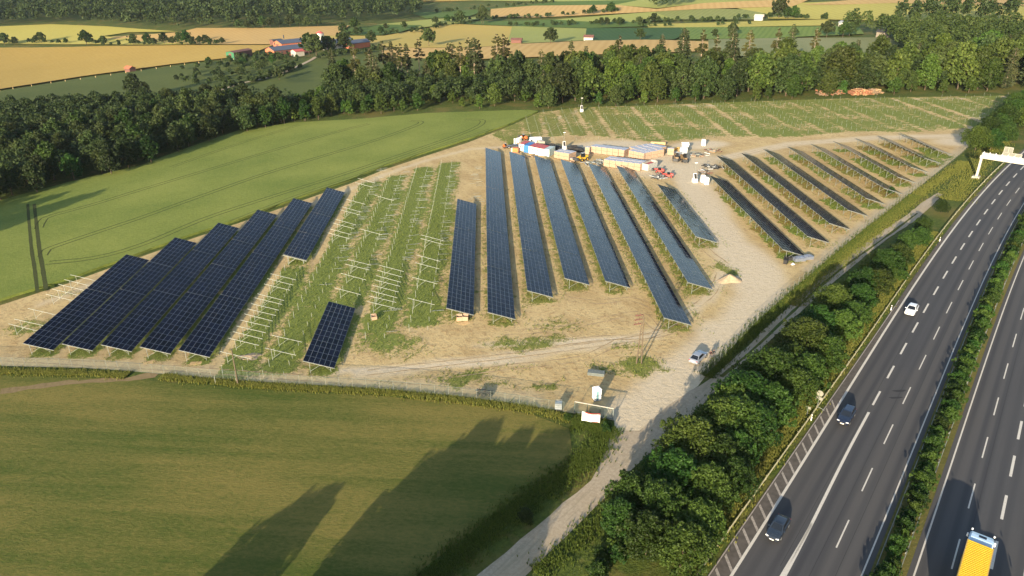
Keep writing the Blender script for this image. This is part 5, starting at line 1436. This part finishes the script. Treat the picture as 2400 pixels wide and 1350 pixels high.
MB().tube([(0, 0, -1), (0, 0, 9)], 3.3, 18).build('drum', simple('bright_steel', (.6, .6, .58), .35, .6), o); MB().tube([(0, 0, 9), (0, 0, 11)], [3.4, .4], 18).build('cone', M_REDROOF, o)
pm_ = MB().box((0, 0, .5), (.22, .22, 1.6)).mesh('fence_post', M_BOARD)
pts = ribbon_pts([P(x, y) for x, y in [(0, 214), (120, 196), (260, 177), (400, 157), (520, 142), (560, 139)]], 9)
for q in pts: tag(obj('fence_post', pm_, None, (q.x, q.y, zt(q.x, q.y))), 'pale fence post between golden field and hill pasture', 'fence post', 'pasture fence posts')
# the farm track up the pasture
q = ribbon_pts([P(x, y) for x, y in [(490, 222), (560, 198), (640, 180), (690, 160), (728, 142), (740, 134)]], 5); ribbon('farm_drive', q, 3.2, .35, M_TRACK)

# ------------------------------------------------------------------ trees
def leaf_cloud(blobs, n, size, r, flat=0.0, shell=(0.72, 1.04), up=0.35):
    """n leaf-sized diamonds spread over the outer part of a set of lumpy ellipsoids"""
    B = np.array(blobs); w = (B[:, 3] * B[:, 4]); w = w / w.sum()
    k = r.choice(len(B), n, p=w)
    d = r.normal(size=(n, 3)); d /= np.linalg.norm(d, axis=1)[:, None]
    d[:, 2] = np.where(d[:, 2] < -0.55, -d[:, 2], d[:, 2])
    rad = r.uniform(shell[0], shell[1], n) ** 0.8
    C = B[k, :3] + d * rad[:, None] * B[k][:, [3, 3, 4]]
    nrm = d * 0.55 + r.normal(size=(n, 3)) * 0.65; nrm[:, 2] += up; nrm /= np.linalg.norm(nrm, axis=1)[:, None]
    t = np.cross(nrm, r.normal(size=(n, 3))); t /= np.linalg.norm(t, axis=1)[:, None]; b = np.cross(nrm, t)
    s = size * r.uniform(0.6, 1.35, n)[:, None]
    V = np.stack([C - t * s, C + b * s * .62 + nrm * s * .12, C + t * s, C - b * s * .62 + nrm * s * .12], 1).reshape(-1, 3)
    Q = np.arange(4 * n).reshape(-1, 4)
    # light and dark clumps: leaves of one bough share most of their tint
    bt = r.uniform(0, 1, len(B)); tint = np.clip(bt[k] * .55 + r.uniform(0, .5, n), 0, 1)
    return V, Q, tint
def broad_blobs(r, h, cr, base, n, shoots=1):
    bl = []
    for i in range(n):
        f = (i + .5) / n; z = base + (h - base) * (0.10 + 0.80 * f)
        rr = cr * math.sqrt(max(0.05, 1 - (2 * (f - .40)) ** 2 * .85)) * r.uniform(.55, 1.2)
        a = i * 2.4 + r.uniform(-.5, .5); s = cr * r.uniform(.20, .46)
        bl.append((math.cos(a) * rr * .72, math.sin(a) * rr * .72, z, s, s * r.uniform(.62, .95)))
    for i in range(n * shoots * 2):
        a = r.uniform(0, 6.28); f = r.uniform(.15, 1.0); rr = cr * math.sqrt(max(.03, 1 - (2 * (f - .42)) ** 2 * .8)) * r.uniform(.8, 1.28)
        bl.append((math.cos(a) * rr * .95, math.sin(a) * rr * .95, base + (h - base) * f, cr * r.uniform(.07, .13), cr * r.uniform(.13, .24)))
    bl.append((0, 0, base + (h - base) * .5, cr * .62, (h - base) * .38)); bl.append((r.uniform(-.1, .1) * cr, r.uniform(-.1, .1) * cr, h - cr * .35, cr * .42, cr * .42))
    return bl
def trunk_mesh(name, r, h, rad, mat, limbs, base, cr):
    m = MB(); m.tube([(0, 0, -.5), (r.uniform(-.1, .1), r.uniform(-.1, .1), h * .35), (r.uniform(-.2, .2), r.uniform(-.2, .2), h * .8)], [rad * 1.25, rad * .8, rad * .2], 7)
    for k in range(limbs):
        a = k * 2.4 + r.uniform(-.4, .4); z = base + (h - base) * r.uniform(.0, .45); L = cr * r.uniform(.5, .85)
        m.tube([(0, 0, z), (math.cos(a) * L * .5, math.sin(a) * L * .5, z + L * .35), (math.cos(a) * L, math.sin(a) * L, z + L * .75)], [rad * .4, rad * .26, rad * .08], 5)
    return m.mesh(name, mat, True)
PROTO = {}
def broad(kind, i, h, cr, base, nb, nleaf, size, mat, limbs=7, bark=None):
    r = random.Random(hash(kind) % 1000 if False else sum(map(ord, kind)) * 31 + i); nr = np.random.default_rng(sum(map(ord, kind)) * 7 + i)
    V, Q, t = leaf_cloud(broad_blobs(r, h, cr, base, nb), nleaf, size, nr)
    PROTO.setdefault(kind, []).append((h, mesh_np('crown', V, Q, mat, t), trunk_mesh('trunk', r, h, .035 * h ** .9 * .6, bark or M_BARK, limbs, base, cr)))
def spruce(kind, i, h, nleaf, size, mat, bare=0.5, wid=.13, sparse=False):
    r = random.Random(i * 17 + 5); nr = np.random.default_rng(i * 13 + 2)
    m = MB(); m.tube([(0, 0, -.5), (r.uniform(-.15, .15), 0, h * .5), (0, 0, h)], [.012 * h, .009 * h, .02], 7)
    bl = []; z = h * bare; k = 0
    while z < h * .985:
        f = (z - h * bare) / (h * (1 - bare)); L = h * wid * ((1 - f) ** .7 * (.55 + .45 * min(1, f * 4))) * r.uniform(.65, 1.15) + .25
        for q in range(4 if not sparse else 3):
            a = k * 1.9 + q * 2 * math.pi / (4 if not sparse else 3) + r.uniform(-.5, .5); up = (.25 if f > .6 else -.18) * L
            m.tube([(0, 0, z), (math.cos(a) * L * .6, math.sin(a) * L * .6, z + up * .4), (math.cos(a) * L, math.sin(a) * L, z + up)], [.05, .035, .015], 4, cap=False)
            if not (sparse and r.random() < .35):
                for e in (.45, .75, .98): bl.append((math.cos(a) * L * e, math.sin(a) * L * e, z + up * e - .1, .22 * L + .18, .16 * L + .12))
        z += h * (1 - bare) / 17 * r.uniform(.8, 1.2); k += 1
    V, Q, t = leaf_cloud(bl, nleaf, size, nr, shell=(.2, 1.0), up=.1)
    PROTO.setdefault(kind, []).append((h, mesh_np('crown', V, Q, mat, t), m.mesh('trunk', M_PALEBARK)))
for i in range(5): broad('belt', i, 8.0, 3.6 + .25 * i, .9, 34, 11000, .19, [M_LEAF, M_LEAF, M_LEAFL, M_LEAF, M_LEAFL][i])
for i in range(3): broad('shrub', i, 3.2, 1.9, .1, 9, 2600, .17, [M_LEAFL, M_LEAF, M_LEAF][i], 4)
for i in range(5): broad('wood', i, 14.0, 4.2 + .3 * (i % 3), 1.6, 26, 3600, .46, [M_LEAFD, M_LEAFD, M_LEAF, M_LEAFD, M_LEAFD][i])
for i in range(4): broad('mixed', i, 14.0, 4.3 + .3 * i, 0.7, 26, 3600, .46, [M_LEAFM, M_LEAFL, M_LEAFD, M_LEAFM][i])
for i in range(3): broad('young', i, 6.0, 2.1, .4, 9, 1700, .34, [M_LEAFL, M_LEAF, M_LEAFL][i], 4)
for i in range(3): broad('lone', i, 10.0, 4.4, 1.8, 11, 1500, .62, [M_LEAFD, M_LEAF, M_LEAFD][i])
for i in range(4): spruce('spruce', i, 24.0, [2600, 1500, 2000, 1100][i], .38, [M_NEEDLE, M_LEAFB, M_NEEDLE, M_LEAFB][i], [.42, .52, .35, .55][i], [.14, .12, .13, .15][i], i in (1, 3))
for i in range(2): spruce('fir', i, 13.0, 2800, .36, M_NEEDLE, .05, .24)
TREES = [0]
def tree(kind, pos, h, label, group, name='tree', i=None, wide=1.0):
    L = PROTO[kind]; ph, cr, tr = L[random.randrange(len(L)) if i is None else i % len(L)]
    s = h / ph; w = s * wide * random.uniform(.9, 1.12)
    o = thing(name, label, 'shrub' if kind == 'shrub' else 'tree', (pos[0], pos[1], zt(pos[0], pos[1])), random.uniform(0, 6.28), group, (w, w, s))
    obj('trunk', tr, o); obj('crown', cr, o); TREES[0] += 1
    return o
def scatter(poly, dmin, n, seed, tries=6000, dfun=None):
    r = random.Random(seed); x0 = min(p.x for p in poly); x1 = max(p.x for p in poly); y0 = min(p.y for p in poly); y1 = max(p.y for p in poly)
    out = []; cell = {}
    for _ in range(tries):
        x, y = r.uniform(x0, x1), r.uniform(y0, y1)
        if not inside(poly, x, y): continue
        d = dfun(x, y) if dfun else dmin
        k = (int(x / dmin), int(y / dmin)); ok = True
        for a in range(-2, 3):
            for b in range(-2, 3):
                for q in cell.get((k[0] + a, k[1] + b), ()):
                    if (q[0] - x) ** 2 + (q[1] - y) ** 2 < d * d: ok = False
        if ok: cell.setdefault(k, []).append((x, y)); out.append(Vector((x, y)))
        if len(out) >= n: break
    return out

# belt between service track and motorway (photo: foot point, height)
BELT = [(1420, 1262, 6.0), (1480, 1300, 6.5), (1560, 1330, 6.5), (1510, 1235, 7.0), (1600, 1270, 6), (1440, 1205, 6.5), (1540, 1165, 7.5), (1620, 1190, 7), (1680, 1160, 6), (1580, 1100, 8), (1650, 1120, 7.0), (1720, 1100, 6), (1690, 1040, 8), (1760, 1050, 7), (1650, 1045, 7.5), (1740, 985, 8), (1800, 1000, 7), (1715, 1000, 7),
        (1800, 930, 8), (1850, 950, 6), (1755, 935, 7), (1690, 985, 6.5), (1840, 890, 8.5), (1880, 910, 6), (1870, 850, 10), (1925, 870, 8.5), (1900, 800, 9), (1960, 800, 8), (1985, 770, 7), (1935, 745, 8.5), (2000, 730, 7.5), (2010, 690, 7.5), (2045, 690, 7), (2065, 640, 7), (2090, 625, 6.5), (2110, 590, 6.5), (2140, 578, 6), (2150, 545, 5), (2195, 500, 4.5),
        (2285, 352, 7), (2310, 330, 8), (2335, 322, 7.5), (2345, 300, 8), (2375, 290, 8), (2372, 265, 7), (2398, 262, 8), (2320, 352, 6.5), (2400, 300, 7), (2350, 335, 6)]
for k, (px, py, h) in enumerate(BELT):
    if px < 1700: px, h = px + 34, h * .93
    elif py < 900 and px < 2250: px, h = px + 10, h * .74
    q = P(px, py); far = px > 2280
    tree('belt', q, h, 'leafy tree in the belt beyond the white gantry leg' if far else 'leafy tree in the dense belt between gravel track and motorway', 'belt trees beyond the gantry' if far else 'belt trees between track and motorway', 'belt_tree', k, 1.12 if h > 7 else 1.0)
r_ = random.Random(4)
for k in range(46):
    f = r_.random(); px, py = 1385 + 760 * f + r_.uniform(-15, 45), 1345 - 780 * f + r_.uniform(-25, 25)
    q = P(px, py); tree('shrub', q, r_.uniform(1.3, 2.6), 'low shrub filling the belt between gravel track and motorway', 'low shrubs in the belt', 'shrub', k)
for px, py, h, l in ((1232, 1222, 2.0, 'dark round shrub at the meadow edge beside the gravel road'), (1420, 1010, 1.6, 'low shrub at the foot of the gate post'), (1330, 985, 1.2, 'low scrub behind the banner'), (2088, 455, 2.0, 'small shrub on the bank below the far fence')): tree('shrub', P(px, py), h, l, None, 'shrub')
# hedge in the central reservation: one shrub after another
t = 50.0; k = 0
while t < 262:
    q = RP(t, (1.06 + fC(t) - .055) / 2 + r_.uniform(-.035, .02)); tree('shrub', q, r_.uniform(1.7, 2.5), 'leafy shrub in the hedge row along the central reservation', 'hedge shrubs of the central reservation', 'hedge_shrub', k, 1.0)
    t += r_.uniform(1.5, 2.1); k += 1
# trees just outside the frame whose long shadows lie on the meadow, the crop and the entrance road
for px, py, h in ((735, 1150, 11), (800, 1130, 8.5), (1010, 1090, 11), (1160, 990, 13), (1240, 1000, 13), (1320, 1010, 13), (1090, 1030, 12), (1280, 1090, 10), (1180, 1080, 11)):
    tip = P(px, py); L = h / math.tan(SUN_EL) * .97; q = (tip.x - SHX * L, tip.y - SHY * L)
    tree('belt', q, h, 'tall tree just below the picture, known by its shadow on the meadow', 'trees casting the meadow shadows', 'tree', None, .75)
for px, py, h in ((290, 430, 15), (250, 442, 15), (215, 452, 14), (160, 470, 15), (110, 480, 16), (60, 500, 16), (10, 520, 15), (190, 440, 14), (120, 448, 15), (60, 460, 15), (10, 470, 15)):
    tip = P(px, py, .6); L = h / math.tan(SUN_EL); q = (tip.x - SHX * L, tip.y - SHY * L)
    if q[0] < -128 - (q[1] - 130) * .55: tree('wood', q, h, 'tree left of the picture, known by its shadow on the crop', 'trees casting the crop shadows', 'tree')

# the dark wood left of the crop, its front ranks tree by tree
LW = [Vector(p) for p in PP([(-90, 505), (0, 482), (170, 436), (330, 399), (440, 357), (560, 316), (680, 297), (700, 276), (610, 262), (480, 262), (330, 268), (150, 276), (0, 284), (-90, 290)])]
pts = scatter(LW, 5.0, 190, 5, 9000)
crop_edge = [Vector(p) for p in PP([(0, 474), (170, 428), (330, 391), (440, 349), (560, 308), (690, 290)])]
ce = densify(crop_edge, 5)
pts.sort(key=lambda q: min((q - c).length for c in ce)); LREST = pts[118:]
for k, q in enumerate(pts[:118]):
    e = min((q - c).length for c in ce)
    tree('wood', q, random.uniform(10.5, 14.5) * (.82 if e < 10 else 1), 'broadleaf tree in the dark wood above the green crop', 'trees of the dark wood', 'wood_tree')
for px, py, h, kd in ((318, 232, 14, 'wood'), (345, 240, 11, 'wood'), (620, 290, 14, 'mixed'), (660, 287, 13, 'mixed'), (640, 270, 12, 'mixed')):
    tree(kd, P(px, py), h, 'big round tree at the upper edge of the dark wood' if px < 400 else 'brownish tree at the right end of the dark wood', 'edge trees of the dark wood', 'wood_tree', 2 if kd == 'mixed' else 0)
# the mixed wood behind the site
BW = [Vector(p) for p in PP([(700, 287), (850, 274), (1000, 264), (1250, 256), (1400, 251), (1700, 241), (1900, 231), (2100, 223), (2240, 219), (2480, 212), (2480, 150), (2300, 160), (2100, 172), (1900, 184), (1600, 192), (1300, 198), (1100, 203), (950, 210), (820, 220), (740, 245)])]
front = densify([Vector(p) for p in PP([(700, 287), (850, 274), (1000, 264), (1250, 256), (1400, 251), (1700, 241), (2000, 228), (2240, 220), (2480, 212)])], 6)[:-60]
pts = scatter(BW, 5.0, 230, 9, 9000)
for k, q in enumerate(pts):
    e = min((q - c).length for c in front); pxr = q.x / q.y
    if pxr < .02 and e < 45: kd, h = ('young', random.uniform(4.5, 8)) if random.random() < .75 else ('mixed', random.uniform(8, 11))
    elif e < 9: kd, h = ('young', random.uniform(5, 8)) if random.random() < .55 else ('mixed', random.uniform(8, 11))
    else:
        x = random.random(); kd, h = ('mixed', random.uniform(13, 20)) if x < .66 else ('wood', random.uniform(13, 19)) if x < .84 else ('fir', random.uniform(10, 17))
    tree(kd, q, h, {'young': 'young light green tree along the front of the wood behind the site', 'fir': 'dense dark conifer inside the wood behind the site'}.get(kd, 'broadleaf tree in the mixed wood behind the site'), 'trees of the wood behind the site' + (' (young)' if kd == 'young' else ' (conifers)' if kd == 'fir' else ''), {'young': 'young_tree', 'fir': 'fir_tree'}.get(kd, 'wood_tree'))
SPR = [(787, 200, 24, 0), (838, 205, 26, 1), (872, 190, 22, 3), (886, 195, 20, 2), (902, 180, 24, 1), (922, 180, 24, 0), (936, 188, 23, 3), (945, 190, 24, 1), (957, 176, 22, 0), (985, 170, 23, 3), (1052, 165, 20, 1), (1062, 162, 20, 3), (1081, 190, 24, 1), (1100, 175, 24, 3), (1113, 190, 26, 0), (1123, 185, 24, 1), (1165, 180, 26, 3), (1180, 180, 26, 1), (1187, 178, 24, 3),
       (1336, 170, 21, 0), (1370, 172, 19, 2), (1441, 170, 21, 0), (1447, 172, 23, 1), (1545, 160, 22, 2), (1593, 165, 25, 0), (1600, 162, 24, 2), (1637, 165, 24, 1), (1704, 172, 26, 0), (1712, 175, 24, 2), (1744, 172, 24, 3), (1811, 150, 22, 1), (1843, 152, 24, 0), (1899, 145, 21, 3), (1996, 160, 18, 2), (880, 205, 22, 2), (1268, 178, 18, 3), (1670, 168, 22, 1)]
for k, (px, py, h, i) in enumerate(SPR):
    tree('spruce', P(px, py + 26), h * 1.06, 'tall thin spruce with bare trunk rising out of the wood', 'tall spruces with bare trunks', 'spruce_tree', i)
for px, py in ((690, 284), (704, 276), (718, 268), (742, 272), (682, 270), (702, 262), (732, 256), (716, 284), (668, 276), (760, 262)):
    tree('young', P(px, py), random.uniform(7, 9.5), 'young light green tree along the front of the wood behind the site', 'trees of the wood behind the site (young)', 'young_tree')
# trees standing alone in the far fields
LONE = [(12, 105, 11), (35, 104, 7), (97, 101, 10), (86, 101, 7), (203, 105, 13), (243, 105, 8), (313, 106, 10), (347, 104, 10), (362, 105, 6), (386, 104, 10), (404, 105, 7), (421, 103, 10), (438, 104, 12), (452, 105, 7), (469, 103, 7), (483, 104, 8), (522, 104, 6), (155, 102, 5), (1005, 108, 13), (813, 103, 9), (870, 103, 10), (1290, 102, 11), (742, 135, 16), (725, 128, 15), (770, 128, 13), (806, 122, 14),
        (560, 68, 9), (580, 68, 8), (597, 65, 11), (617, 65, 11), (634, 65, 10), (655, 64, 8), (680, 63, 11), (702, 63, 11), (720, 63, 9), (745, 62, 9), (832, 69, 11), (805, 80, 10), (836, 80, 6), (845, 80, 6), (893, 80, 7), (905, 70, 6), (948, 68, 7), (1020, 56, 7), (1049, 54, 8), (1078, 56, 13), (1129, 57, 18), (1133, 57, 17), (1408, 60, 7), (1422, 60, 7), (1451, 60, 7), (1498, 58, 7), (1531, 53, 8), (1716, 84, 9), (1674, 88, 6), (1860, 86, 6), (1937, 86, 10), (1975, 86, 9), (1990, 84, 8), (1390, 34, 9), (1432, 30, 10), (1825, 42, 16), (1845, 44, 9), (1500, 94, 8), (1860, 44, 10), (570, 155, 6), (610, 168, 7), (620, 160, 6), (655, 188, 8), (540, 150, 6), (560, 178, 5), (490, 150, 5), (600, 150, 6), (640, 150, 6), (460, 172, 4), (520, 185, 5), (415, 190, 4)]
for k, (px, py, h) in enumerate(LONE):
    near = py > 110
    tree('lone', P(px, py), h, 'bushy tree on the pasture below the farm' if near else 'dark round tree standing in the line along the far fields', 'trees on the pasture' if near else 'trees along the far fields', 'field_tree', None, .55 if px in (1129, 1133) else 1.0)

# woods too far off to count, and the rest of the near woods behind their front ranks
def mass(name, label, specs, mat):
    """specs: list of (positions, height range, leaves per tree, leaf size, radius factor)"""
    VV = []; TT = []
    for pts, hr, nl, size, rf in specs:
        nr = np.random.default_rng(len(pts) + nl)
        for q in pts:
            h = nr.uniform(*hr); cr = h * rf; z0 = zt(q.x, q.y); bl = []
            for k in range(6):
                a = k * 2.4 + nr.uniform(0, 2); rr = cr * .45 * nr.uniform(.3, 1)
                bl.append((q.x + math.cos(a) * rr, q.y + math.sin(a) * rr, z0 + h * nr.uniform(.42, .82), cr * nr.uniform(.42, .65), h * nr.uniform(.16, .26)))
            bl.append((q.x, q.y, z0 + h * .8, cr * .4, h * .2))
            V, Q, t = leaf_cloud(bl, nl, size, nr); VV.append(V); TT.append(np.clip(t * .7 + nr.uniform(-.1, .35), 0, 1))
    V = np.concatenate(VV); t = np.concatenate(TT)
    o = obj(name, mesh_np(name, V, np.arange(len(V)).reshape(-1, 4), mat, t)); return tag(o, label, 'woodland', None, 'stuff')
TLW = [Vector(p) for p in PP([(-420, 92), (0, 64), (120, 58), (250, 63), (400, 73), (480, 72), (700, 58), (880, 54), (1000, 40), (960, 18), (1000, -4), (600, -12), (0, -4), (-420, 10)])]
FARW = [Vector(p) for p in PP([(-500, 6), (0, -6), (500, -14), (1000, -8), (1000, -30), (-500, -30)])]
mass('forest', 'dark far forest covering the hills along the upper left horizon', [(scatter(TLW, 9.5, 1500, 21, 26000), (15, 22), 110, 1.3, .30), (scatter(FARW, 16, 700, 22, 9000), (16, 24), 60, 2.3, .36)], M_MASSD)
RW = [Vector(p) for p in PP([(1975, 80), (2060, 82), (2160, 84), (2300, 86), (2480, 90), (2480, 160), (2300, 168), (2150, 165), (2120, 130), (2090, 105), (2060, 88), (1990, 76)])]
mass('right_wood', 'broad wood climbing the slope at the right behind the site', [(scatter(RW, 6.4, 520, 23, 20000), (11, 16), 330, .7, .31)], M_MASSG)
UW = [Vector(p) for p in PP([(2100, 56), (2180, 50), (2300, 50), (2370, 56), (2370, 66), (2160, 66), (2100, 66)])]
mass('upper_copse', 'dark copse on the crest above the right-hand wood', [(scatter(UW, 8, 130, 24, 6000), (15, 20), 130, 1.1, .28)], M_MASSD)
bw2 = [Vector(p) for p in PP([(760, 240), (950, 208), (1100, 200), (1300, 196), (1600, 190), (1900, 182), (2100, 170), (2480, 150), (2480, 190), (2240, 210), (2000, 218), (1700, 228), (1400, 238), (1250, 242), (1000, 250), (850, 262), (740, 268)])]
lw2 = [Vector(p) for p in PP([(-420, 560), (-60, 488), (-60, 285), (0, 280), (330, 264), (600, 256), (690, 275), (660, 290), (560, 308), (440, 346), (330, 384), (170, 420), (0, 465), (-60, 480), (-300, 500)])]
mass('wood_undergrowth', 'leafy undergrowth between the trees of both woods', [(scatter(bw2, 4.0, 560, 25, 14000), (6, 13), 260, .5, .34), (scatter(lw2, 4.0, 620, 26, 14000), (7, 12.5), 240, .5, .36), (LREST, (10.5, 14.5), 900, .46, .33)], M_MASSD)
HL = []
for pl, n in (([(1060, 50), (1200, 44), (1300, 40), (1440, 28)], 60), ([(1200, 62), (1500, 54), (1700, 50), (1790, 42), (1940, 46)], 90), ([(1500, 64), (1780, 58)], 10), ([(800, 84), (960, 78), (1040, 62), (1100, 56)], 34), ([(1020, 30), (1150, 20), (1300, 6)], 40), ([(0, 104), (140, 103), (330, 106), (520, 105)], 40), ([(490, 225), (600, 192), (700, 160)], 40), ([(740, 140), (850, 126), (900, 118)], 26), ([(560, 136), (640, 138), (700, 140)], 20), ([(1515, 12), (1610, 8)], 0)):
    p = ribbon_pts([P(x, y) for x, y in pl], 3)
    for k in range(n): HL.append(p[random.randrange(len(p))] + Vector((random.uniform(-3, 3), random.uniform(-3, 3))))
HL += scatter([Vector(p) for p in PP([(420, 165), (560, 140), (700, 145), (690, 165), (560, 205), (430, 215)])], 4, 60, 31)
mass('hedgerows', 'bushy hedgerows dividing the far fields and lining the farm drive', [(HL, (2.5, 5.5), 130, .75, .5)], M_MASSD)
CP = [Vector(p) for p in PP([(1516, 20), (1560, 22), (1612, 14), (1600, 6), (1530, 8)])]
mass('field_copse', 'small square copse in the far yellow fields', [(scatter(CP, 8, 60, 27, 3000), (14, 18), 130, 1.1, .28)], M_MASSD)

# ------------------------------------------------------------------ weeds and tall grass (uncountable)
def tufts(name, label, P3, h, w, mat, seed, blades=3):
    nr = np.random.default_rng(seed); n = len(P3); P3 = np.array(P3); VV = []; TT = []
    for b in range(blades):
        a = nr.uniform(0, 6.28, n); lean = nr.uniform(.1, .55, n); hh = h * nr.uniform(.5, 1.3, n); ww = w * nr.uniform(.6, 1.3, n)
        d = np.stack([np.cos(a), np.sin(a), np.zeros(n)], 1); s = np.stack([-np.sin(a), np.cos(a), np.zeros(n)], 1) * ww[:, None]
        top = P3 + d * (lean * hh)[:, None]; top[:, 2] += hh
        mid = P3 + d * (lean * hh * .35)[:, None]; mid[:, 2] += hh * .55
        bot = P3.copy(); bot[:, 2] -= .05
        VV.append(np.stack([bot, mid + s, top, mid - s], 1).reshape(-1, 3)); TT.append(nr.uniform(0, 1, n))
    V = np.concatenate(VV); o = obj(name, mesh_np(name, V, np.arange(len(V)).reshape(-1, 4), mat, np.concatenate(TT)))
    return tag(o, label, 'vegetation', None, 'stuff')
r_ = random.Random(77); W = []
sx0 = min(p.x for p in site); sx1 = max(p.x for p in site); sy0 = min(p.y for p in site); sy1 = 330
while len(W) < 26000:
    x, y = r_.uniform(sx0, sx1), r_.uniform(sy0, sy1)
    if y > 200 and r_.random() < .5 or (y > 258 and x > 0): continue
    gv = grass_at(x, y) + .25
    if gv > .15 and r_.random() < gv * .75 and inside(site, x, y): W.append((x, y, zt(x, y) + .03))
tufts('weeds', 'green weeds growing in strips and patches on the sandy site', W, .26, .05, M_WEED, 1, 5)
W = []
def along(px_pts, width, n, seed, side=0.0):
    r2 = random.Random(seed); p = ribbon_pts([P(x, y) for x, y in px_pts], 1.0); out = []
    for k in range(n):
        i = r2.randrange(len(p) - 1); d = (p[i + 1] - p[i]).normalized(); nn = Vector((d.y, -d.x)); q = p[i].lerp(p[i + 1], r2.random()) + nn * (side + r2.gauss(0, width * .5)); out.append((q.x, q.y, zt(q.x, q.y)))
    return out
W += along([(-200, 866), (0, 872), (180, 876), (300, 882)], 1.3, 3000, 1) + along([(380, 884), (550, 900), (700, 910), (900, 921), (1100, 942), (1250, 962), (1340, 985)], 1.1, 6500, 2)
W += along([(1640, 1320), (1665, 1280), (1780, 1110), (1880, 975), (2000, 805), (2110, 655), (2190, 545)], 1.6, 9000, 3, -.3)
W += along([(1850, 715), (1960, 615), (2060, 530), (2170, 440), (2260, 380)], 2.2, 7000, 4, .4)
W += along([(2230, 470), (2280, 400), (2340, 330)], 4.0, 4000, 9)
tufts('tall_grass', 'yellowing tall grass along the fence and motorway verges', W, .40, .040, M_DRYG, 2, 6)
W = along([(1240, 1330), (1330, 1265), (1450, 1150), (1560, 1040), (1650, 955), (1760, 855), (1860, 770), (1960, 680), (2060, 590)], 2.0, 9000, 5, 1.2) + along([(1660, 885), (1780, 768), (1900, 662), (2030, 552), (2150, 460)], 1.6, 9000, 6, -.4) + along([(900, 1450), (1050, 1320), (1200, 1200), (1330, 1110), (1395, 1060), (1425, 1000)], 2.4, 7000, 7) + along([(1340, 990), (1420, 1000)], 2.0, 1200, 8)
tufts('green_grass', 'deep green grass along the gravel road and the site fence', W, .36, .042, M_DEEPG, 3, 7)

# ------------------------------------------------------------------ summer haze
hz = MB().box((0, 1730, 55), (5500, 4000, 240)).build('haze', [])
hz.data.materials.clear()
hm = bpy.data.materials.new('haze'); hm.use_nodes = True
hm.node_tree.nodes.clear()
pv = hm.node_tree.nodes.new('ShaderNodeVolumePrincipled'); ho = hm.node_tree.nodes.new('ShaderNodeOutputMaterial')
pv.inputs['Color'].default_value = (0.70, 0.84, 1.0, 1); pv.inputs['Density'].default_value = 0.000028; pv.inputs['Anisotropy'].default_value = 0.0
hm.node_tree.links.new(pv.outputs[0], ho.inputs['Volume'])
hz.data.materials.append(hm)
tag(hz, 'thin bluish summer haze over the whole landscape', 'haze', None, 'stuff')
